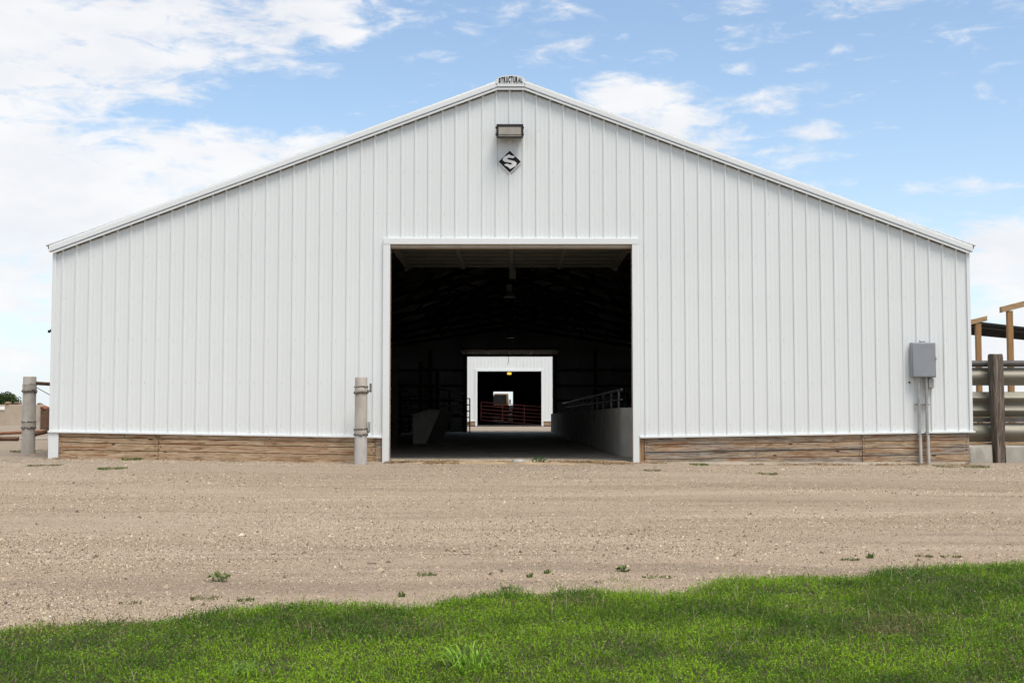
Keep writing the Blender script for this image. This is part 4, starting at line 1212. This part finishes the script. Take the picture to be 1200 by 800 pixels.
# ------------------------------------------------------------------ loose stone on the yard
def scatter_wedge(n, y0, y1, extra=0.8):
    """points denser close to the photographer"""
    u = rng.random(n)
    a, b = 1 / (y0 + 21.4), 1 / (y1 + 21.4)
    d = 1 / (a + (b - a) * u)
    x = (rng.random(n) * 2 - 1) * (d * 0.43 + extra)
    return x, d - 21.4
N = 300000
sx, sy = scatter_wedge(N, -14.6, -0.05)
patch = fbm(sx * .22 + 2, sy * .85 + .12 * sx, 61)
size = rng.lognormal(-5.30, .40, N) * (0.70 + .65 * patch) * np.interp(sy, [-14, -8, 0], [.80, .95, 1.25])
size = np.clip(size, .003, .020)
big = rng.random(N) < .0012
size[big] = rng.uniform(.016, .030, big.sum())
keep = (patch * 1.3 - .15 + rng.random(N) * .72 > .66)
keep &= ~((sy < edge_y(sx) - .12) & (rng.random(N) < .93))
keep &= ~((np.abs(sx) < 2.0) & (sy > -.1))
sx, sy, size = sx[keep], sy[keep], size[keep]
N = len(sx)
pyr = np.array([(1, 0, -.35), (0, 1, -.35), (-1, 0, -.35), (0, -1, -.35), (0, 0, 1)], float)
of = np.array([(0, 1, 4), (1, 2, 4), (2, 3, 4), (3, 0, 4)])
ang = rng.random(N) * 6.28
sc = np.stack([size * rng.uniform(.8, 1.5, N), size * rng.uniform(.6, 1.1, N), size * rng.uniform(.5, .95, N)], 1)
v = pyr[None] * sc[:, None] * rng.uniform(.7, 1.25, (N, 5, 1))
v[:, 4, :2] = rng.uniform(-.4, .4, (N, 2)) * size[:, None]
ca, sa = np.cos(ang)[:, None], np.sin(ang)[:, None]
vx = v[..., 0] * ca - v[..., 1] * sa + sx[:, None]
vy = v[..., 0] * sa + v[..., 1] * ca + sy[:, None]
vz = v[..., 2] + (gz(sx, sy) + sc[:, 2] * .1)[:, None]
v = np.stack([vx, vy, vz], -1).reshape(-1, 3)
f = (of[None] + 5 * np.arange(N)[:, None, None]).reshape(-1)
tone = rng.random(N)
cA = np.array([0.26, 0.20, 0.135]); cB = np.array([0.52, 0.435, 0.325]); cD = np.array([0.12, 0.088, 0.062]); cW = np.array([0.52, 0.46, 0.385])
cc = cA[None] + (cB - cA)[None] * rng.random(N)[:, None]
cc[tone < .33] = cD
cc[tone > .97] = cW
cc *= (0.75 + .5 * rng.random(N))[:, None]
st = numpy_mesh('loose_gravel', v, f, np.full(N * 4, 3), 'pebbles', 'tint', np.repeat(cc, 5, 0))
tag(st, 'loose tan and grey stones strewn over the yard', 'gravel', kind='stuff')

# straw, dirt and crumbs along the threshold and the foot of the skirting
N = 9000
bx_ = rng.random(N)
px_ = np.where(rng.random(N) < .5, rng.uniform(-2.1, 2.1, N), rng.uniform(-7.6, 7.6, N))
py_ = np.where(np.abs(px_) < 2.05, -.12 + .22 * rng.normal(size=N), -.10 - np.abs(.10 * rng.normal(size=N)))
kk_ = fbm(px_ * 1.7, py_ * 2 + 5, 91) + .2 * rng.random(N) > .66
px_, py_ = px_[kk_], py_[kk_]
N = len(px_)
ln = rng.uniform(.012, .05, N); wd = rng.uniform(.002, .007, N); a = rng.random(N) * 6.28
zz = np.where((py_ > -.03) & (np.abs(px_) < 2.05), .006, gz(px_, py_) + .004) + rng.random(N) * .02
dx, dy = np.cos(a), np.sin(a)
tilt = rng.uniform(-.3, .3, N)
v = np.stack([
    np.stack([px_ - dx * ln - dy * wd, py_ - dy * ln + dx * wd, zz - ln * tilt], 1),
    np.stack([px_ - dx * ln + dy * wd, py_ - dy * ln - dx * wd, zz - ln * tilt], 1),
    np.stack([px_ + dx * ln + dy * wd, py_ + dy * ln - dx * wd, zz + ln * tilt], 1),
    np.stack([px_ + dx * ln - dy * wd, py_ + dy * ln + dx * wd, zz + ln * tilt], 1),
    np.stack([px_, py_, zz + wd * 1.6], 1)], 1).reshape(-1, 3)
q_ = np.array([0, 1, 4, 1, 2, 4, 2, 3, 4, 3, 0, 4])
f = (q_[None] + 5 * np.arange(N)[:, None]).reshape(-1)
cc = np.array([0.27, 0.185, 0.105])[None] * (.4 + .9 * rng.random(N))[:, None]
stw = numpy_mesh('straw_litter', v, f, np.full(N * 4, 3), 'straw', 'tint', np.repeat(cc, 5, 0))
tag(stw, 'brown straw and dirt litter along the doorway threshold', 'straw', kind='stuff')
# low ragged ridge of tracked-in dirt on the threshold
tx = np.arange(-2.04, 2.04, .03); tyy = np.arange(-.62, .75, .03)
TX, TY = np.meshgrid(tx, tyy)
hgt = .085 * (fbm(TX * 1.6 + 3, TY * 2.6, 41) - .50) + .03 * (fbm(TX * 8, TY * 8, 43) - .5)
hgt = hgt + .006 + .014 * np.exp(-((TY + .2) / .3) ** 2) - .05 * sstep(TY, .1, .7) - .02 * sstep(np.abs(TX), 1.85, 2.04)
base_ = np.where(TY < -.03, gz(TX, TY), .004)
TZ = np.maximum(base_, .0) + hgt - .012
TZ = np.where(TY < -.3, np.minimum(TZ, gz(TX, TY) + hgt * .5 - .006), TZ)
TZ[0, :] -= .05; TZ[-1, :] -= .1; TZ[:, 0] -= .05; TZ[:, -1] -= .05
nx_, ny_ = len(tx), len(tyy)
i = np.arange(nx_ - 1)[None, :] + nx_ * np.arange(ny_ - 1)[:, None]
Fq = np.stack([i, i + 1, i + 1 + nx_, i + nx_], -1).reshape(-1, 4)
tcol = np.array([0.33, 0.245, 0.16])[None] * (.6 + .8 * fbm(TX * 6, TY * 6, 47).ravel())[:, None]
dr = numpy_mesh('tracked_dirt', np.stack([TX.ravel(), TY.ravel(), TZ.ravel()], 1), Fq.ravel(), np.full(len(Fq), 4), 'straw', 'tint', tcol)
tag(dr, 'brown dirt tracked onto the concrete at the doorway', 'dirt', kind='stuff')

# ------------------------------------------------------------------ turf verge
def blades(n, x, y, z, h, w, col_, lean, seed):
    r = np.random.default_rng(seed)
    a = r.random(n) * 6.28
    la = r.random(n) * 6.28
    ll = lean * (0.25 + r.random(n))
    wx, wy_ = np.cos(a) * w, np.sin(a) * w
    lx, ly = np.cos(la) * ll * h, np.sin(la) * ll * h
    hz = h * np.sqrt(np.clip(1 - (ll * .75) ** 2, .12, 1))
    p0 = np.stack([x - wx, y - wy_, z - .01], 1); p1 = np.stack([x + wx, y + wy_, z - .01], 1)
    m0 = np.stack([x - wx * .8 + lx * .38, y - wy_ * .8 + ly * .38, z + hz * .58], 1); m1 = np.stack([x + wx * .8 + lx * .38, y + wy_ * .8 + ly * .38, z + hz * .58], 1)
    tp = np.stack([x + lx, y + ly, z + hz], 1)
    v = np.stack([p0, p1, m0, m1, tp], 1).reshape(-1, 3)
    f = (np.array([0, 1, 3, 2, 2, 3, 4])[None] + 5 * np.arange(n)[:, None]).reshape(-1)
    s = np.tile([4, 3], n)
    return v, f, s, np.repeat(col_, 5, 0)
def grass_color(x, y, n, r):
    t = fbm(x * 1.1, y * 1.6, 101)
    t2 = fbm(x * 4.5, y * 5.5, 111)
    k_ = np.clip((t - .5) * 1.9 + (t2 - .5) * 1.5 + .5 + r.normal(size=n) * .2, 0, 1)[:, None]
    dark = np.array([0.075, 0.145, 0.017]); lite = np.array([0.245, 0.385, 0.024])
    c = dark + (lite - dark) * k_
    dry = (fbm(x * 2.3 + 9, y * 2.3, 121) + r.random(n) * .42) > 1.04
    dry |= r.random(n) < .035
    c[dry] = np.array([0.27, 0.215, 0.11]) * (.6 + .6 * r.random(dry.sum()))[:, None]
    return c
def turf_points(n, x0, x1, y0, y1, r):
    x = r.uniform(x0, x1, n); y = r.uniform(y0, y1, n)
    e = edge_y(x) + .34 * (fbm(x * 4, y * 4, 131) - .5) + .26 * (fbm(x * 14, y * 14, 133) - .5)
    k_ = (y < e) | ((y < e + .30) & (r.random(n) < .07 * (fbm(x * 6, y * 6, 137) > .5)))
    thin = fbm(x * 2.7, y * 2.7, 141)
    k_ &= (thin + r.random(n) * .4) > .40
    return x[k_], y[k_]
parts = []
r = np.random.default_rng(5)
# upright blades in view, then sparser turf to either side and behind
for n, (x0, x1, y0, y1) in ((150000, (-3.6, 4.9, -15.7, -11.3)), (28000, (-8, -3.6, -18, -13.5)), (34000, (4.9, 9, -18, -10.8)), (34000, (-3.6, 4.9, -19.5, -15.7))):
    x, y = turf_points(n, x0, x1, y0, y1, r)
    n = len(x)
    tall = fbm(x * 1.6, y * 1.6, 151)
    h = (.014 + .044 * r.random(n) ** 2.2) * (.45 + 1.1 * tall)
    w = .0013 + .0021 * r.random(n)
    parts.append(blades(n, x, y, gz(x, y), h, w, grass_color(x, y, n, r), 1.05, 3))
# small clover-like leaves
x, y = turf_points(210000, -4.0, 5.2, -16.0, -11.2, r)
n = len(x)
z = gz(x, y) + (.008 + .030 * r.random(n)) * (.5 + fbm(x * 1.6, y * 1.6, 151))
s = (.0034 + .0045 * r.random(n))[:, None]
nrm = r.normal(size=(n, 3)) * .55; nrm[:, 2] += 1; nrm /= np.linalg.norm(nrm, axis=1, keepdims=True)
t1 = np.cross(nrm, r.normal(size=(n, 3))); t1 /= np.linalg.norm(t1, axis=1, keepdims=True); t2 = np.cross(nrm, t1)
p = np.stack([x, y, z], 1)
v = np.stack([p - t1 * s, p + t2 * s * .6, p + t1 * s, p - t2 * s * .6], 1).reshape(-1, 3)
parts.append((v, np.arange(4 * n), np.full(n, 4), np.repeat(grass_color(x, y, n, r) * np.array([.92, 1.05, .9]), 4, 0)))
# long bent stems
x, y = turf_points(5200, -3.6, 4.9, -15.7, -11.3, r)
n = len(x)
cs_ = grass_color(x, y, n, r); dd = r.random(n) < .3
cs_[dd] = np.array([0.34, 0.31, 0.19])
parts.append(blades(n, x, y, gz(x, y), .06 + .07 * r.random(n), np.full(n, .0017), cs_, 1.0, 9))
off = 0; VV, FF, SS, CC = [], [], [], []
for v, f, s, c_ in parts:
    VV.append(v); FF.append(np.asarray(f) + off); SS.append(s); CC.append(c_); off += len(v)
gr = numpy_mesh('grass', np.concatenate(VV), np.concatenate(FF), np.concatenate(SS), 'grass', 'tint', np.concatenate(CC))
tag(gr, 'mown green turf along the edge of the gravel yard', 'grass', kind='stuff')

# ------------------------------------------------------------------ weeds that can be told apart
def weed(x, y, rad, h, n, kind, label, seed, colr=(0.10, 0.17, 0.04), z=None):
    r = np.random.default_rng(seed)
    g_ = float(gz(x, y)) if z is None else z
    a = r.random(n) * 6.28; d = rad * np.sqrt(r.random(n))
    bx0, by0 = d * np.cos(a), d * np.sin(a) * (1.5 if (kind == 'mat' and y > -4) else .8)
    colr = np.array(colr)[None] * (.55 + .9 * r.random(n))[:, None]
    if kind == 'mat':
        v, f, s, c_ = blades(n, bx0, by0, np.zeros(n), h * .6 * (.4 + r.random(n)), .003 + .002 * r.random(n), colr, 1.2, seed)
    elif kind == 'tuft':
        v, f, s, c_ = blades(n, bx0 * .35, by0 * .35, np.zeros(n), h * .75 * (.4 + .7 * r.random(n)), .0028 + .0035 * r.random(n), colr, .95, seed)
    else:  # leafy
        p = np.stack([bx0, by0, h * (.15 + .85 * r.random(n)) * (1 - .5 * d / rad)], 1)
        nrm = r.normal(size=(n, 3)) * .7; nrm[:, 2] += .7; nrm /= np.linalg.norm(nrm, axis=1, keepdims=True)
        t1 = np.cross(nrm, r.normal(size=(n, 3))); t1 /= np.linalg.norm(t1, axis=1, keepdims=True); t2 = np.cross(nrm, t1)
        s_ = (.012 + .014 * r.random(n))[:, None]
        v = np.stack([p - t1 * s_, p + t2 * s_ * .5, p + t1 * s_, p - t2 * s_ * .5], 1).reshape(-1, 3)
        f, s, c_ = np.arange(4 * n), np.full(n, 4), np.repeat(colr, 4, 0)
        # stems
        k_ = max(6, n // 8)
        v2, f2, s2, c2 = blades(k_, bx0[:k_] * .2, by0[:k_] * .2, np.zeros(k_), np.full(k_, h * .8), np.full(k_, .003), colr[:k_] * .8, .7, seed + 1)
        f = np.concatenate([f, f2 + len(v)]); v = np.concatenate([v, v2]); s = np.concatenate([s, s2]); c_ = np.concatenate([c_, c2])
    o = numpy_mesh('weed', v, f, s, 'grass', 'tint', c_)
    o.location = (x, y, g_)
    tag(o, label, 'weed', 'weeds on the gravel')
G2, OL = (0.15, 0.205, 0.065), (0.20, 0.195, 0.09)
WEEDS = [
    (-2.03, -12.42, .085, .085, 90, 'leaf', 'upright dark weed standing on the gravel at the left, apart from the turf', G2),
    (-1.97, -13.05, .10, .03, 130, 'mat', 'flat weed mat just behind the turf edge at the left', OL),
    (-1.70, -13.12, .06, .035, 70, 'mat', 'tiny green weed between turf and gravel right of the flat mat', G2),
    (-2.42, -13.2, .07, .03, 60, 'mat', 'thin olive weed on the gravel near the left turf edge', OL),
    (-0.59, -12.23, .07, .04, 80, 'mat', 'small green weed on the gravel in front of the left half of the doorway', G2),
    (-0.70, -13.0, .06, .06, 60, 'tuft', 'thin grass tuft at the turf edge below the left doorway', G2),
    (0.14, -12.34, .05, .06, 50, 'tuft', 'little grass tuft on gravel below the centre of the doorway', G2),
    (0.27, -12.15, .055, .06, 60, 'tuft', 'second little grass tuft right of the centre tuft', G2),
    (0.83, -12.03, .05, .055, 50, 'leaf', 'small sprig on gravel below the right half of the doorway', G2),
    (1.05, -12.33, .12, .03, 120, 'mat', 'low green weed patch joining the turf edge below the right jamb', G2),
    (2.65, -11.39, .07, .04, 80, 'mat', 'low weed beside the taller tuft on the right gravel', G2),
    (2.85, -11.25, .07, .07, 90, 'tuft', 'taller dark grass tuft on the gravel at the right', G2),
    (3.31, -11.16, .08, .035, 90, 'mat', 'left one of two flat weeds on the far right gravel', OL),
    (3.52, -11.16, .09, .035, 100, 'mat', 'right one of two flat weeds on the far right gravel', OL),
    (-7.26, -1.45, .26, .03, 420, 'mat', 'oval moss-green weed mat on gravel in front of the left barn corner', OL),
    (-6.03, -2.05, .21, .03, 360, 'mat', 'oval weed mat on gravel in front of the left skirting boards', G2),
    (-6.30, -.12, .17, .06, 260, 'mat', 'bright green weeds growing along the foot of the left skirting', G2),
    (0.47, -.10, .13, .15, 170, 'leaf', 'leafy green weed growing in the doorway threshold', (0.045, 0.11, 0.03)),
    (3.10, -.30, .16, .05, 200, 'mat', 'green weed at the foot of the right skirting near the jamb', G2),
    (2.15, -1.9, .14, .03, 130, 'mat', 'faint weed on gravel in front of the right door jamb', OL),
    (3.85, -2.2, .15, .04, 150, 'mat', 'small weed on gravel in front of the right skirting boards', OL),
    (-8.9, 2.9, .55, .05, 300, 'mat', 'olive weed strip behind the left pipe post', OL),
    (7.35, -.45, .45, .03, 420, 'mat', 'thin weedy strip on gravel below the electrical conduits', OL),
]
for n_, (x, y, rad, h, n, kind, lab, c_) in enumerate(WEEDS):
    weed(x, y, rad, h, int(n * (2.2 if kind == 'mat' and y > -4 else 1.0 if kind == 'mat' else .5)), kind, lab, 300 + n_, c_)
# the broad-bladed tuft at the bottom of the picture
r = np.random.default_rng(77)
def tuft(x, y, n, h, w, rad, label, seed, colr):
    r = np.random.default_rng(seed)
    V_, F_, S_, C__ = [], [], [], []; o_ = 0
    for k_ in range(n):
        a = r.random() * 6.28; d = rad * math.sqrt(r.random())
        p = np.array([d * math.cos(a), d * math.sin(a), -.01])
        la = a + r.normal() * .6; out = h * (.25 + .75 * r.random()); up = h * (.55 + .6 * r.random())
        side = np.array([-math.sin(la), math.cos(la), 0]) * w * (.6 + .7 * r.random())
        dirv = np.array([math.cos(la), math.sin(la), 0])
        rows = []
        for t in np.linspace(0, 1, 6):
            c0 = p + dirv * out * t ** 1.6 + np.array([0, 0, up * (t * 1.5 - .75 * t * t - .25 * t ** 4)])
            ww = side * (1 - .9 * t ** 2.2)
            rows += [c0 - ww, c0 + ww]
        V_ += rows
        for s_ in range(5):
            b = o_ + 2 * s_
            F_ += [b, b + 1, b + 3, b + 2]; S_.append(4)
        o_ += 12
        cc = np.array(colr) * (.6 + .8 * r.random())
        C__ += [cc] * 12
    o = numpy_mesh('grass_tuft', np.array(V_), np.array(F_), np.array(S_), 'grass', 'tint', np.array(C__))
    o.location = (x, y, float(gz(x, y)))
    tag(o, label, 'grass tuft', 'broad grass tufts in the turf')
tuft(-.16, -15.22, 64, .17, .0055, .14, 'tall broad-bladed grass tuft at the bottom centre of the turf', 5, (0.22, 0.38, 0.05))
tuft(-1.25, -15.3, 26, .10, .004, .07, 'pale broad-bladed grass tuft at the bottom of the turf left of centre', 6, (0.15, 0.25, 0.07))
tuft(2.75, -12.05, 40, .09, .0025, .14, 'wispy pale grass tuft on the turf edge at the right', 7, (0.17, 0.22, 0.08))
tuft(.02, -12.82, 44, .07, .0025, .07, 'dark grass tuft on the turf edge below the doorway', 9, (0.07, 0.14, 0.03))
# a few larger stones
for n_, (x, y, r_, lab) in enumerate(((-.02, -12.72, .03, 'orange-tan stone in the turf edge below the doorway'), (-1.05, -11.6, .028, 'pale tan stone lying on the gravel left of centre'),
                                     (-.35, -11.0, .024, 'flat pale stone on the gravel below the doorway'), (.12, -.15, .07, 'pale flat stone at the middle of the doorway threshold'))):
    tag(lumpy('stone', 'stone' if n_ < 3 else 'concrete_pale', (x, y, float(gz(x, y)) + r_ * .25), r_, 40 + n_, None, (1.3 if n_ < 3 else 1.7, 1, .6)), lab, 'stone', 'larger stones on the yard')
